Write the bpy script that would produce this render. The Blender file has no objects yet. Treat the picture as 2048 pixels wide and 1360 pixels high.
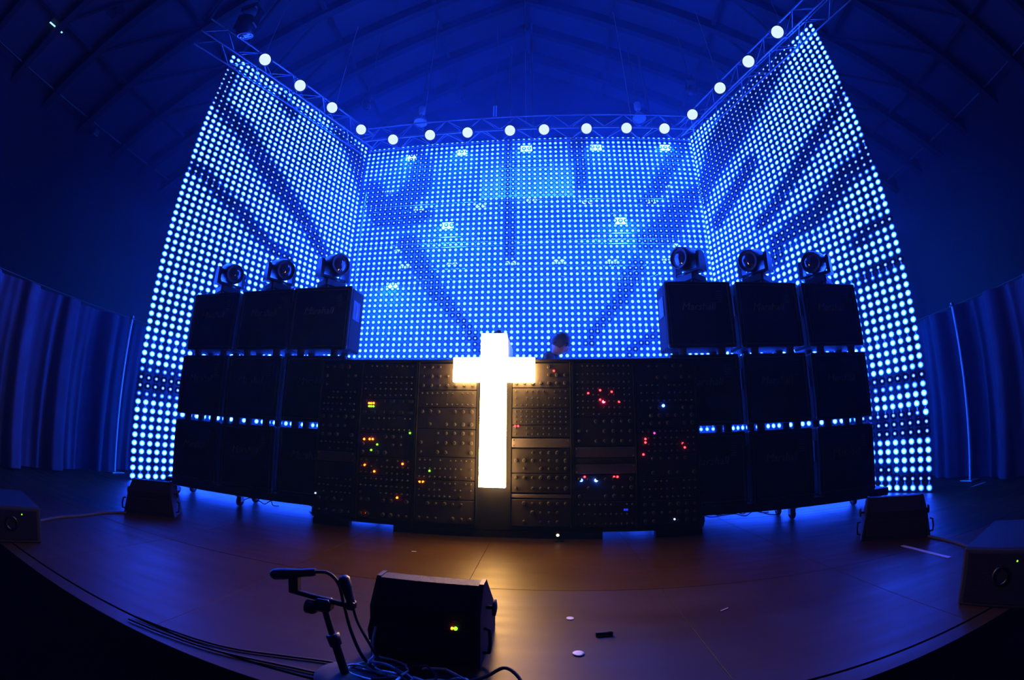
import bpy, math, random
from mathutils import Vector, Matrix

S = bpy.context.scene
COL = S.collection
rnd = random.Random(7)
U = 0.122            # metres per scene unit (one unit = pitch of the LED strings)
PI = math.pi

# ------------------------------------------------------------------ camera
cam_d = bpy.data.cameras.new('camera')
cam = bpy.data.objects.new('camera', cam_d)
COL.objects.link(cam)
S.camera = cam
cam_d.lens = 14.7
cam_d.sensor_width = 36.0
cam_d.sensor_fit = 'HORIZONTAL'
cam_d.clip_start = 0.02
cam_d.clip_end = 200
cam_d.type = 'PANO'
try:
    cc = cam_d
    cc.panorama_type = 'FISHEYE_LENS_POLYNOMIAL'
except Exception:
    cc = cam_d.cycles
    cc.panorama_type = 'FISHEYE_LENS_POLYNOMIAL'
cc.fisheye_fov = PI * 1.2
cc.fisheye_polynomial_k0 = 0.0
cc.fisheye_polynomial_k1 = -0.06792271880
cc.fisheye_polynomial_k2 = 0.0
cc.fisheye_polynomial_k3 = 5.6519557e-05
cc.fisheye_polynomial_k4 = -2.0742324e-06
CR = Vector((0.996694266, 0.080671857, 0.009622432))
CU = Vector((0.008636724, -0.222977140, 0.974785413))
CF = Vector((-0.080783332, 0.971479926, 0.222936778))
M = Matrix((CR, CU, -CF)).transposed().to_4x4()
M.translation = Vector((3.098086, -66.406790, 7.931068)) * U
cam.matrix_world = M

# ------------------------------------------------------------------ world, exposure
W = bpy.data.worlds.new('world')
S.world = W
W.use_nodes = True
W.node_tree.nodes['Background'].inputs[0].default_value = (0.0, 0.004, 0.03, 1)
W.node_tree.nodes['Background'].inputs[1].default_value = 0.02
S.view_settings.view_transform = 'Standard'
S.view_settings.look = 'None'
S.view_settings.gamma = 1.0
S.view_settings.use_curve_mapping = False
S.view_settings.exposure = 0.0
cy = S.cycles
cy.max_bounces = 4
cy.diffuse_bounces = 2
cy.glossy_bounces = 2
cy.transmission_bounces = 2
cy.volume_bounces = 0
cy.volume_step_rate = 4.0
cy.volume_max_steps = 32
cy.transparent_max_bounces = 8
cy.caustics_reflective = False
cy.caustics_refractive = False
cy.sample_clamp_indirect = 4.0

FLOOD_W = 2200.0       # watts in each flood behind the rear screen
HAZE = 0.0155          # scatter coefficient per metre
LED_MAX = 420.0
LED_MIN = 2.5
LED_COL = (0.008, 0.055, 1.0)
CROSS = 88.0

# ------------------------------------------------------------------ helpers
def mat(name, col, rough=0.6, metal=0.0, noise=0.0, nscale=8.0, bump=0.0, spec=0.5):
    m = bpy.data.materials.new(name)
    m.use_nodes = True
    nt = m.node_tree
    b = nt.nodes['Principled BSDF']
    b.inputs['Roughness'].default_value = rough
    b.inputs['Metallic'].default_value = metal
    b.inputs['Specular IOR Level'].default_value = spec
    b.inputs['Base Color'].default_value = (*col, 1)
    if noise > 0 or bump > 0:
        tc = nt.nodes.new('ShaderNodeTexCoord')
        n = nt.nodes.new('ShaderNodeTexNoise')
        n.inputs['Scale'].default_value = nscale
        n.inputs['Detail'].default_value = 4
        nt.links.new(tc.outputs['Object'], n.inputs['Vector'])
        if noise > 0:
            r = nt.nodes.new('ShaderNodeMixRGB')
            r.inputs[1].default_value = (*[c * (1 - noise) for c in col], 1)
            r.inputs[2].default_value = (*[min(1, c * (1 + noise)) for c in col], 1)
            nt.links.new(n.outputs['Fac'], r.inputs[0])
            nt.links.new(r.outputs[0], b.inputs['Base Color'])
        if bump > 0:
            bp = nt.nodes.new('ShaderNodeBump')
            bp.inputs['Strength'].default_value = bump
            bp.inputs['Distance'].default_value = 0.01
            nt.links.new(n.outputs['Fac'], bp.inputs['Height'])
            nt.links.new(bp.outputs[0], b.inputs['Normal'])
    return m

def emit(name, col, strength):
    m = bpy.data.materials.new(name)
    m.use_nodes = True
    nt = m.node_tree
    nt.nodes.clear()
    o = nt.nodes.new('ShaderNodeOutputMaterial')
    e = nt.nodes.new('ShaderNodeEmission')
    e.inputs[0].default_value = (*col, 1)
    e.inputs[1].default_value = strength
    nt.links.new(e.outputs[0], o.inputs[0])
    return m

class MB:
    """collects vertices and faces (scene units) for one mesh"""
    def __init__(s):
        s.v = []; s.f = []; s.mi = []; s.sm = []
    def add(s, vs, fs, mi=0, smooth=False):
        o = len(s.v)
        s.v += [tuple(v) for v in vs]
        for f in fs:
            s.f.append([i + o for i in f]); s.mi.append(mi); s.sm.append(smooth)
        return s
    def box(s, x0, x1, y0, y1, z0, z1, mi=0, R=None):
        vs = [(x, y, z) for z in (z0, z1) for y in (y0, y1) for x in (x0, x1)]
        if R is not None: vs = [R @ Vector(v) for v in vs]
        return s.add(vs, [(0,2,3,1),(4,5,7,6),(0,1,5,4),(2,6,7,3),(0,4,6,2),(1,3,7,5)], mi)
    def cbox(s, x0, x1, y0, y1, z0, z1, c=0.06, mi=0, R=None):
        """box with chamfered edges"""
        xs, ys, zs = (x0, x1), (y0, y1), (z0, z1)
        vs = []; idx = {}
        for i in (0, 1):
            for j in (0, 1):
                for k in (0, 1):
                    sx, sy, sz = (1, -1)[i], (1, -1)[j], (1, -1)[k]
                    p = (xs[i], ys[j], zs[k])
                    idx[(i,j,k,'x')] = len(vs); vs.append((p[0], p[1] + sy*c, p[2] + sz*c))
                    idx[(i,j,k,'y')] = len(vs); vs.append((p[0] + sx*c, p[1], p[2] + sz*c))
                    idx[(i,j,k,'z')] = len(vs); vs.append((p[0] + sx*c, p[1] + sy*c, p[2]))
        I = lambda i, j, k, a: idx[(i, j, k, a)]
        fs = []
        for i in (0, 1):
            f = [I(i,0,0,'x'), I(i,0,1,'x'), I(i,1,1,'x'), I(i,1,0,'x')]; fs.append(f if i == 0 else f[::-1])
            f = [I(0,i,0,'y'), I(1,i,0,'y'), I(1,i,1,'y'), I(0,i,1,'y')]; fs.append(f if i == 0 else f[::-1])
            f = [I(0,0,i,'z'), I(0,1,i,'z'), I(1,1,i,'z'), I(1,0,i,'z')]; fs.append(f if i == 0 else f[::-1])
        for j in (0, 1):
            for k in (0, 1):
                f = [I(0,j,k,'y'), I(1,j,k,'y'), I(1,j,k,'z'), I(0,j,k,'z')]; fs.append(f if (j+k) % 2 else f[::-1])
                f = [I(j,0,k,'x'), I(j,1,k,'x'), I(j,1,k,'z'), I(j,0,k,'z')]; fs.append(f[::-1] if (j+k) % 2 else f)
                f = [I(j,k,0,'x'), I(j,k,1,'x'), I(j,k,1,'y'), I(j,k,0,'y')]; fs.append(f if (j+k) % 2 else f[::-1])
        for i in (0, 1):
            for j in (0, 1):
                for k in (0, 1):
                    f = [I(i,j,k,'x'), I(i,j,k,'y'), I(i,j,k,'z')]
                    fs.append(f if (i+j+k) % 2 == 0 else f[::-1])
        if R is not None: vs = [R @ Vector(v) for v in vs]
        return s.add(vs, fs, mi)
    def tube(s, a, b, r, n=8, r2=None, mi=0, cap=True):
        a = Vector(a); b = Vector(b); r2 = r if r2 is None else r2
        d = (b - a).normalized()
        u = d.cross(Vector((0, 0, 1)) if abs(d.z) < .9 else Vector((1, 0, 0))).normalized(); w = d.cross(u)
        vs = []
        for p, q in ((a, r), (b, r2)):
            for i in range(n):
                t = 2 * PI * i / n
                vs.append(p + u * math.cos(t) * q + w * math.sin(t) * q)
        fs = [(i, (i + 1) % n, n + (i + 1) % n, n + i) for i in range(n)]
        s.add(vs, fs, mi, True)
        if cap: s.add(vs, [tuple(range(n))[::-1], tuple(range(n, 2 * n))], mi)
        return s
    def path(s, pts, r, n=6, mi=0):
        pts = [Vector(p) for p in pts]
        vs = []; fs = []
        pu = None
        for i, p in enumerate(pts):
            d = (pts[min(i + 1, len(pts) - 1)] - pts[max(i - 1, 0)]).normalized()
            if pu is None:
                u = d.cross(Vector((0, 0, 1)) if abs(d.z) < .9 else Vector((1, 0, 0))).normalized()
            else:
                u = (pu - d * pu.dot(d)).normalized()
            pu = u; w = d.cross(u)
            rr = r[i] if isinstance(r, (list, tuple)) else r
            for k in range(n):
                t = 2 * PI * k / n
                vs.append(p + u * math.cos(t) * rr + w * math.sin(t) * rr)
        m = len(pts)
        for i in range(m - 1):
            for k in range(n):
                fs.append((i*n + k, i*n + (k+1) % n, (i+1)*n + (k+1) % n, (i+1)*n + k))
        s.add(vs, fs, mi, True)
        s.add([vs[k] for k in range(n)], [tuple(range(n))[::-1]], mi)
        s.add([vs[(m-1)*n + k] for k in range(n)], [tuple(range(n))], mi)
        return s
    def lathe(s, prof, n=20, T=None, mi=0, smooth=True):
        """prof: (radius, height) pairs turned about local z, then T"""
        vs = []; fs = []
        for r, h in prof:
            for k in range(n):
                t = 2 * PI * k / n
                vs.append(Vector((r * math.cos(t), r * math.sin(t), h)))
        if T is not None: vs = [T @ v for v in vs]
        for i in range(len(prof) - 1):
            for k in range(n):
                fs.append((i*n + k, i*n + (k+1) % n, (i+1)*n + (k+1) % n, (i+1)*n + k))
        s.add(vs, fs, mi, smooth)
        m = len(prof) - 1
        s.add([vs[k] for k in range(n)], [tuple(range(n))[::-1]], mi)
        s.add([vs[m*n + k] for k in range(n)], [tuple(range(n))], mi)
        return s
    def prism(s, poly, x0, x1, mi=0, T=None, taper=None):
        """poly (y,z) outline extruded along x"""
        n = len(poly)
        vs = [Vector((x, y, z)) for x in (x0, x1) for y, z in poly]
        if taper: vs = [Vector((v.x * (1 - taper * v.z), v.y, v.z)) for v in vs]
        if T is not None: vs = [T @ v for v in vs]
        s.add(vs, [tuple(range(n)), tuple(range(n, 2*n))[::-1]] + [(i, i + n, (i+1) % n + n, (i+1) % n) for i in range(n)], mi)
        return s
    def mesh(s, name, mats):
        me = bpy.data.meshes.new(name)
        me.from_pydata([(x * U, y * U, z * U) for x, y, z in s.v], [], s.f)
        for m in (mats if isinstance(mats, (list, tuple)) else [mats]):
            me.materials.append(m)
        me.polygons.foreach_set('material_index', s.mi)
        me.polygons.foreach_set('use_smooth', s.sm)
        me.update()
        return me
    def build(s, name, mats, parent=None, **kw):
        o = bpy.data.objects.new(name, s.mesh(name, mats))
        COL.objects.link(o)
        if parent is not None: o.parent = parent
        for k, v in kw.items(): o[k] = v
        return o

def obj(name, me, parent=None, loc=(0, 0, 0), rot=None, **kw):
    o = bpy.data.objects.new(name, me)
    COL.objects.link(o)
    o.location = Vector(loc) * U
    if rot is not None: o.rotation_euler = rot
    if parent is not None: o.parent = parent
    for k, v in kw.items(): o[k] = v
    return o

def thing(name, label, cat, loc=(0, 0, 0), rz=0.0, group=None, kind=None):
    o = bpy.data.objects.new(name, None)
    COL.objects.link(o)
    o.location = Vector(loc) * U
    o.rotation_euler = (0, 0, rz)
    o.empty_display_size = 0.1
    tag(o, label, cat, group, kind)
    return o

def tag(o, label, cat=None, group=None, kind=None):
    o['label'] = label
    if cat: o['category'] = cat
    if group: o['group'] = group
    if kind: o['kind'] = kind
    return o

def copy_tree(o, parent=None):
    c = o.copy(); COL.objects.link(c); c.parent = parent
    for ch in list(o.children): copy_tree(ch, c)
    return c

# ------------------------------------------------------------------ materials
M_floor = mat('stage_ply', (0.028, 0.014, 0.0045), 0.5, 0, 0.45, 1.3, 0.35, 0.10)
nt = M_floor.node_tree
b = nt.nodes['Principled BSDF']
tc = nt.nodes.new('ShaderNodeTexCoord'); mp = nt.nodes.new('ShaderNodeMapping'); nz = nt.nodes.new('ShaderNodeTexNoise')
mp.inputs['Scale'].default_value = (0.5, 4.0, 1.0); nz.inputs['Scale'].default_value = 2.2; nz.inputs['Detail'].default_value = 6
rr_ = nt.nodes.new('ShaderNodeMapRange')
rr_.inputs['To Min'].default_value = 0.34; rr_.inputs['To Max'].default_value = 0.60
nt.links.new(tc.outputs['Object'], mp.inputs[0]); nt.links.new(mp.outputs[0], nz.inputs['Vector'])
nt.links.new(nz.outputs['Fac'], rr_.inputs[0]); nt.links.new(rr_.outputs[0], b.inputs['Roughness'])
M_black = mat('black_paint', (0.006, 0.006, 0.007), 0.6, spec=.25)
M_tolex = mat('black_tolex', (0.003, 0.004, 0.006), 0.7, 0, 0.3, 160, 0.4, 0.2)
M_grille = mat('black_grille_cloth', (0.004, 0.004, 0.006), 0.9, 0, 0.5, 260, 0.3, .05)
M_plastic = mat('black_plastic', (0.007, 0.007, 0.008), 0.4)
M_rubber = mat('black_rubber', (0.012, 0.012, 0.012), 0.75)
M_steel = mat('steel', (0.45, 0.46, 0.48), 0.3, 1.0)
M_alu = mat('truss_aluminium', (0.16, 0.17, 0.18), 0.45, 1.0, 0.2, 30)
M_alu_dark = mat('dull_aluminium', (0.08, 0.085, 0.09), 0.5, 0.9, 0.2, 20)
M_gold = mat('gold_script', (0.11, 0.10, 0.08), 0.6)
M_pipe = mat('piping', (0.05, 0.048, 0.04), 0.6)
M_drape = mat('blue_grey_drape', (0.022, 0.04, 0.085), 0.85, 0, 0.25, 4)
M_wall = mat('dark_wall', (0.010, 0.011, 0.015), 0.9, 0, 0.2, 0.6)
M_roof = mat('dark_roof', (0.03, 0.034, 0.045), 0.9, 0, 0.15, 0.5)
M_rib = mat('roof_steel', (0.012, 0.012, 0.014), 0.8)
M_pit = mat('pit_black', (0.004, 0.004, 0.004), 0.95)
M_white = mat('white_acrylic', (0.75, 0.75, 0.78), 0.4)
M_lens = mat('lens_glass', (0.02, 0.02, 0.03), 0.06, 0, spec=1.0)
M_panel = mat('rack_panel', (0.026, 0.020, 0.018), 0.6, 0, 0.3, 30)
M_panel_l = mat('grey_rack_panel', (0.12, 0.10, 0.098), 0.6, 0, 0.2, 30)
M_knob = mat('knob', (0.038, 0.034, 0.032), 0.6)
M_jack = mat('jack_nut', (0.05, 0.046, 0.042), 0.6)
M_skin = mat('skin', (0.42, 0.27, 0.20), 0.55)
M_hair = mat('dark_hair', (0.012, 0.009, 0.008), 0.6)
M_shirt = mat('dark_shirt', (0.02, 0.02, 0.024), 0.85)
M_shirt2 = mat('brown_jacket', (0.08, 0.055, 0.035), 0.8)
M_cable_w = mat('pale_cable', (0.75, 0.68, 0.58), 0.45)
M_wirem = mat('string_wire', (0.30, 0.31, 0.33), 0.5)
M_grate = mat('white_grille', (0.6, 0.62, 0.65), 0.5)
M_bulk = mat('pale_bulkhead', (0.30, 0.31, 0.33), 0.8, 0, 0.1, 2)
M_pole = mat('whitened_steel_pole', (.85, .88, .9), .4)  # steel pole whitened, stands in for the screen light on it
M_tape = mat('tape', (0.32, 0.33, 0.36), 0.6)

# LED lens: bloom halo painted into the emission, hot centre fading to the rim
M_led = bpy.data.materials.new('led_bloom_halo')
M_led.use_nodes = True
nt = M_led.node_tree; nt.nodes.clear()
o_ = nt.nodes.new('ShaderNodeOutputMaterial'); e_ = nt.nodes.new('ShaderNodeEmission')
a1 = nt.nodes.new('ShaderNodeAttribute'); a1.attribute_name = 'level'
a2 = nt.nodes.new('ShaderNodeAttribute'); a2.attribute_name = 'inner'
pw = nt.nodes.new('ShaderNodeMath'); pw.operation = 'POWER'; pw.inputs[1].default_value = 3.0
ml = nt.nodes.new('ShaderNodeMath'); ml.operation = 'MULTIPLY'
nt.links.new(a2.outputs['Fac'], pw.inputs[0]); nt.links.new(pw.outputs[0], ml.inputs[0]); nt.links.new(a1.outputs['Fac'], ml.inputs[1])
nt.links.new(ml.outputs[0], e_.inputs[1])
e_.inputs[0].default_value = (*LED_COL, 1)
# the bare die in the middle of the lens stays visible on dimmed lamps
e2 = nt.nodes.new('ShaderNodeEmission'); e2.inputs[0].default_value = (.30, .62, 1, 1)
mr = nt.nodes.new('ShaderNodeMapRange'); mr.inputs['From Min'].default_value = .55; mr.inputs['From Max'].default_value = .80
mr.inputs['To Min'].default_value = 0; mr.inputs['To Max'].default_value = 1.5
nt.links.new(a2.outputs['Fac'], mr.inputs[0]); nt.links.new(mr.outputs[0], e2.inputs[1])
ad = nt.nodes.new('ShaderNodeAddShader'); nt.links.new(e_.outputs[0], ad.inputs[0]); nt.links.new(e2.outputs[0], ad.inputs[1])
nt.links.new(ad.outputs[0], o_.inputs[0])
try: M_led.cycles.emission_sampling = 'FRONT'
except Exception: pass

M_cross = emit('cross_light', (1.0, 0.52, 0.15), CROSS)
M_cross_side = emit('cross_bloom_edge', (1.0, 0.56, 0.20), CROSS * 0.3)  # added edge glow, warms the booth front like bloom around the cross
M_flood = emit('flood_light', (0.03, 0.16, 1.0), 60)
M_lamp = emit('lamp_face', (0.62, 0.80, 1.0), 1.15)
M_twin = emit('twin_lamp_face', (0.25, 0.6, 1.0), 2.2)

# ================================================================== SETTING
# stage floor (top at z = 0) laid in sheets
fl = MB()
fl.box(-91, 91, -55.4, 26, -1.2, -0.12)
floor = fl.build('floor', M_floor)
tag(floor, 'dark worn plywood stage floor laid in large sheets', kind='structure')
XS = [-91, -71, -51, -41, -31, -21, -11, -1.0, 9, 19, 29, 39, 49, 59, 75, 91]
YS = [-54.5, -44.4, -28.0, -8.0, 26]
g = 0.014
for j in range(len(YS) - 1):
    for i in range(len(XS) - 1):
        dz = rnd.uniform(-0.004, 0.004)
        p = MB(); p.cbox(XS[i] + g, XS[i+1] - g, YS[j] + g, YS[j+1] - g, -0.12, dz, 0.004)
        p.build('floor_panel', M_floor, floor)
lip = MB(); lip.cbox(-91, 91, -55.4, -54.56, -0.14, -0.02, 0.03)
lip.build('edge_strip', M_floor, floor)
sf = MB(); sf.box(-91, 91, -55.35, -55.0, -11, -0.2)
tag(sf.build('trim_1', M_pit), 'black front face of the stage above the pit', kind='structure')
pf = MB(); pf.box(-95, 95, -95, -55.0, -11.6, -11)
tag(pf.build('floor_pit', M_pit), 'black pit floor in front of the stage', kind='structure')

WX, EZ, RZ = 91.0, 65.0, 110.5
for nm, sx in (('wall_left', -1), ('wall_right', 1)):
    w = MB(); x0, x1 = sorted((sx * WX, sx * (WX + 2)))
    w.box(x0, x1, -95, 28, -11.6, EZ)
    tag(w.build(nm, M_wall), 'dark side wall of the hall beyond the %s curtain' % nm[5:], kind='structure')
wb = MB()
wb.add([(-WX, 26, -1), (WX, 26, -1), (WX, 26, EZ), (0, 26, RZ), (-WX, 26, EZ),
        (-WX, 28, -1), (WX, 28, -1), (WX, 28, EZ), (0, 28, RZ), (-WX, 28, EZ)],
       [(0, 1, 2, 3, 4), (9, 8, 7, 6, 5), (0, 5, 6, 1), (2, 7, 8, 3), (3, 8, 9, 4)])
tag(wb.build('wall_back', M_wall), 'blue-lit rear wall of the stage with a gabled top', kind='structure')
wf = MB(); wf.box(-95, 95, -97, -95, -11.6, 112)
tag(wf.build('wall_front', M_pit), 'unlit far wall of the hall facing the stage', kind='structure')
ce = MB()
for sx in (-1, 1):
    ce.add([(0, -96, RZ), (sx * WX, -96, EZ), (sx * WX, 28, EZ), (0, 28, RZ),
            (0, -96, RZ + 2), (sx * (WX + 2), -96, EZ + 1), (sx * (WX + 2), 28, EZ + 1), (0, 28, RZ + 2)],
           [(0, 1, 2, 3), (7, 6, 5, 4), (0, 4, 5, 1), (2, 6, 7, 3)])
ceiling = ce.build('ceiling', M_roof)
tag(ceiling, 'dark pitched roof lining over the stage with steel ribs', kind='structure')
RY = [-59, -48, -37.8, -27, -16, -6.8, 1, 10, 19]
def roofz(x): return RZ - (RZ - EZ) * abs(x) / WX
for y in RY:
    r = MB()
    for sx in (-1, 1):
        r.add([(0, y - .7, RZ), (sx * WX, y - .7, EZ), (sx * WX, y - .7, EZ - 3.4), (0, y - .7, RZ - 3.0),
               (0, y + .7, RZ), (sx * WX, y + .7, EZ), (sx * WX, y + .7, EZ - 3.4), (0, y + .7, RZ - 3.0)],
              [(0, 1, 2, 3), (7, 6, 5, 4), (3, 2, 6, 7), (0, 4, 5, 1)])
    r.build('rib', M_rib, ceiling)
for x in (-78, -60, -40, -20, 0, 20, 40, 60, 78):
    z = roofz(x) - 1.2
    p = MB(); p.box(x - .4, x + .4, -60, 26, z - .6, z + .2); p.build('purlin', M_rib, ceiling)
for sx in (-1, 1):
    for i in range(1, len(RY) - 1):
        xa = sx * 60; za = roofz(xa) - 1.8
        for xb in (sx * 40, sx * 78):
            p = MB(); p.tube((xa, RY[i], za), (xb, RY[i-1], roofz(xb) - 1.8), .35, 6); p.build('brace', M_rib, ceiling)
for sx in (-1, 1):
    p = MB(); p.tube((sx * 88, -60, 64.5), (sx * 88, 10, 64.5), .22, 6); p.build('eave_pipe', M_alu_dark, ceiling)

# ================================================================== DRAPES AND POLES
def drape(y0, y1, x, h, name, label, seed, amp=.42, sag=0.0):
    r = random.Random(seed)
    n = int(abs(y1 - y0) * 7); rows = 10
    ph = [r.uniform(0, 6.3) for _ in range(5)]
    vs = []; fs = []
    sgn = 1 if x < 0 else -1
    for j in range(rows + 1):
        t = j / rows
        for i in range(n + 1):
            s_ = i / n; y = y0 + (y1 - y0) * s_
            a = amp * (1.7 + 0.7 * (1 - t))
            w = math.sin(y * 2.1 + ph[0] + .3 * math.sin(t * 3 + ph[3])) * .5 + math.sin(y * .95 + ph[1] + .5 * t + .8 * math.sin(y * .23 + ph[4])) * .9 + math.sin(y * 4.3 + ph[2]) * .22 * (1 - .4 * t)
            w = math.tanh(w * 1.3)
            z = .25 + (h - .25 - sag * math.sin(PI * s_)) * (t)
            vs.append((x + sgn * a * w, y, z))
    m = len(vs)
    vs += [(v[0] - sgn * .08, v[1], v[2]) for v in vs]
    N = n + 1
    for j in range(rows):
        for i in range(n):
            q = (j*N + i, j*N + i + 1, (j+1)*N + i + 1, (j+1)*N + i)
            fs.append(q if (sgn > 0) == (y1 > y0) else q[::-1])
            q2 = tuple(k + m for k in q)
            fs.append(q2[::-1] if (sgn > 0) == (y1 > y0) else q2)
    mb = MB(); mb.add(vs, fs, 0, True)
    o = mb.build(name, M_drape)
    return tag(o, label, 'curtain', 'stage side curtains')
drape(-62, -27.0, -52, 20.3, 'stage_curtain', 'pleated floor-length curtain left of the stage, in front of the bright pole', 3, .5)
drape(-26.4, -6, -52, 20.1, 'stage_curtain', 'curtain panel between the left bright pole and the left light screen', 5, .35)
drape(-62, -28.2, 52.7, 20.5, 'stage_curtain', 'pleated floor-length curtain at the right edge, in front of the white pole', 9, .5)
drape(-27.6, -6, 52.7, 20.4, 'stage_curtain', 'curtain panel between the right white pole and the right light screen', 12, .45)
for x, y, lb in ((-51.35, -26.7, 'bright upright metal pole joining the two left curtains'), (52.05, -27.9, 'upright metal pole coloured as if lit, joining the two right curtains')):
    t = thing('curtain_pole', lb, 'pole', (x, y, 0))
    q = MB(); q.tube((0, 0, .12), (0, 0, 20.4), .19, 10); q.build('upright', M_pole, t)
    q = MB(); q.cbox(-1, 1, -1, 1, 0, .14, .04); q.build('base_plate', M_steel, t)
    q = MB(); q.lathe([(.0, 20.35), (.28, 20.4), (.28, 20.75), (.1, 20.9)], 10); q.tube((0, -.1, 20.45), (0, .5, 20.45), .09, 6); q.build('top_fitting', M_steel, t)
for x, lb in ((-52.0, 'left curtain rail'), (52.7, 'right curtain rail')):
    q = MB(); q.tube((x, -62, 20.55), (x, -6, 20.55), .05, 6)
    tag(q.build('curtain_rail', M_alu_dark), 'thin grey horizontal %s along the curtain tops' % lb, 'rail')

# ================================================================== LED SCREENS
XL, YL, AL = -32.678982, 0.013256, 1.151681
XR, YR, AR = 32.339055, 0.236678, 1.200407
STREAKS = {
0: [[(0.5,2.9,1.1),(0.4,7.3,1.1),(0.6,9.3,0.9),(3.1,10.6,1.4),(6.5,11.8,1.6),(10.1,14.9,1.6),(13.3,17.0,1.7),(17.1,19.4,1.4),(19.9,21.1,1.2),(23.0,23.7,1.0),(25.0,25.5,0.8)],
    [(0.4,21.4,0.4),(2.8,21.9,0.7),(5.7,23.7,0.8),(9.5,25.0,0.8),(12.8,27.1,0.7),(16.0,28.6,0.5),(18.7,29.0,0.4)],
    [(10.8,1.9,0.6),(13.3,3.0,0.9)],[(23.6,0.2,1.3),(27.8,2.5,1.9),(31.4,6.7,2.1),(34.0,12.3,1.7)],
    [(-1,51.6,1.3),(6,51.4,1.3),(14,50,1.0)]],
1: [[(1.7,10.9,2.3),(4.0,15.0,2.2),(8.4,13.4,2.2),(11.3,9.7,2.3),(11.2,5.6,1.7),(9.8,2.5,1.0)],[(4.2,16.9,1.5),(9.5,17.3,1.6),(13.2,16.8,0.7)],
    [(28.0,1.8,0.5),(28.1,14.6,0.5),(28.6,25.2,0.5)],[(41.0,2.3,1.6),(41.5,6.5,1.0),(41.3,11.2,0.5)],
    [(61.1,2.1,0.8),(59.6,5.1,1.1),(57.4,8.4,1.0),(54.8,13.1,1.0),(53.0,15.0,0.8)],[(63.4,12.2,0.8),(59.1,16.1,1.9),(55.9,20.8,2.5),(52.5,22.9,1.6)],
    [(10.0,22.4,1.7),(11.9,25.3,1.5),(14.8,29.8,1.3),(16.2,32.1,1.1),(17.9,33.8,0.8),(18.9,35.4,0.6),(20.8,37.3,0.4),(22.0,38.8,0.4),(23.9,41.8,0.4)],
    [(50.3,27.5,1.1),(48.6,30.4,1.1),(47.2,33.3,0.9),(45.6,35.1,0.5),(44.1,36.9,0.4),(42.5,39.0,0.4),(41.6,41.1,0.3)],[(52.4,39.7,0.3),(49.7,41.2,0.3),(48.2,42.6,0.3)]],
2: [[(6.0,0.2,1.2),(13.2,2.4,3.6),(19.5,4.3,4.9),(24.9,7.7,3.9),(29.3,11.3,2.1),(30.9,14.7,0.9)],[(19.0,14.2,1.2),(24.3,17.5,1.2),(28.5,20.1,1.0)],
    [(0.1,12.9,0.4),(2.3,15.4,0.7),(5.1,16.7,0.9),(8.8,18.6,1.0),(13.3,21.3,1.0),(16.8,23.7,1.0),(19.6,24.8,0.7)],
    [(0.0,22.0,0.4),(0.5,24.5,1.1),(3.7,24.6,1.4),(7.0,26.3,1.6),(10.2,27.9,1.5),(13.9,28.1,1.3),(17.3,28.9,1.0),(17.7,31.0,0.9)],
    [(0.2,33.0,0.3),(1.9,32.8,0.4),(5.3,33.9,0.4)],[(0.1,38.0,0.3),(2.3,38.2,0.4),(5.2,38.5,0.3)],
    [(-1,51,.3),(7,51.4,.25)],[(1.6,55.2,.45),(8,55.6,.5)],[(-1,56.5,.7),(8,56.5,.7)],[(-1,62,.3),(3.4,62,.3)],[(5,61,.25),(9,61,.3)]],
}
def led_level(wall, c, r):
    lv = 1.0
    for L in STREAKS[wall]:
        best = 9e9
        for (x0, y0, w0), (x1, y1, w1) in zip(L[:-1], L[1:]):
            dx, dy = x1 - x0, y1 - y0
            t = max(0, min(1, ((c - x0) * dx + (r - y0) * dy) / (dx*dx + dy*dy)))
            d = math.hypot(c - x0 - t*dx, r - y0 - t*dy); w = w0 + (w1 - w0) * t
            best = min(best, max(0.0, (d - .55 * w) / (.6 * w + .9)))
        best = min(1.0, best)
        lv = min(lv, best * best * (3 - 2 * best))
    if wall == 1: lv = .22 + .78 * lv
    # brightness steps: 0 dim ... 1 full
    return LED_MIN * ((LED_MAX if wall != 1 else LED_MAX * .36) / LED_MIN) ** lv * rnd.uniform(.85, 1.15)

def frame(wall):
    if wall == 1: return Vector((-31.5, 0, 0.5)), Vector((1, 0, 0)), Vector((0, -1, 0))
    if wall == 0:
        d = Vector((math.cos(AL), math.sin(AL), 0)); n = Vector((math.sin(AL), -math.cos(AL), 0))
        return Vector((XL, YL, .5)) - d * 31, d, n
    d = Vector((-math.cos(AR), math.sin(AR), 0)); n = Vector((-math.sin(AR), -math.cos(AR), 0))
    return Vector((XR, YR, .5)) - d * 31, d, n
RL = 0.455
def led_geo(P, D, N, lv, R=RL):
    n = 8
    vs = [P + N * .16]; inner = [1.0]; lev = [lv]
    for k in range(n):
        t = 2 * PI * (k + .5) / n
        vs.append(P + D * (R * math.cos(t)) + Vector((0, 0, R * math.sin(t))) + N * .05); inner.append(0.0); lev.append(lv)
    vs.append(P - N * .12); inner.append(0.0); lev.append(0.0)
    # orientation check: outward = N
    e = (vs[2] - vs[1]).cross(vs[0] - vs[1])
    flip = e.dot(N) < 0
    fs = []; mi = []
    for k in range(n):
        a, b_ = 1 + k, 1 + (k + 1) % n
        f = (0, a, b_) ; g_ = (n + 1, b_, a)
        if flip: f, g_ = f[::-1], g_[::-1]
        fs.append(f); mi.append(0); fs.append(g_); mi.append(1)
    return vs, fs, mi, inner, lev
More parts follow.
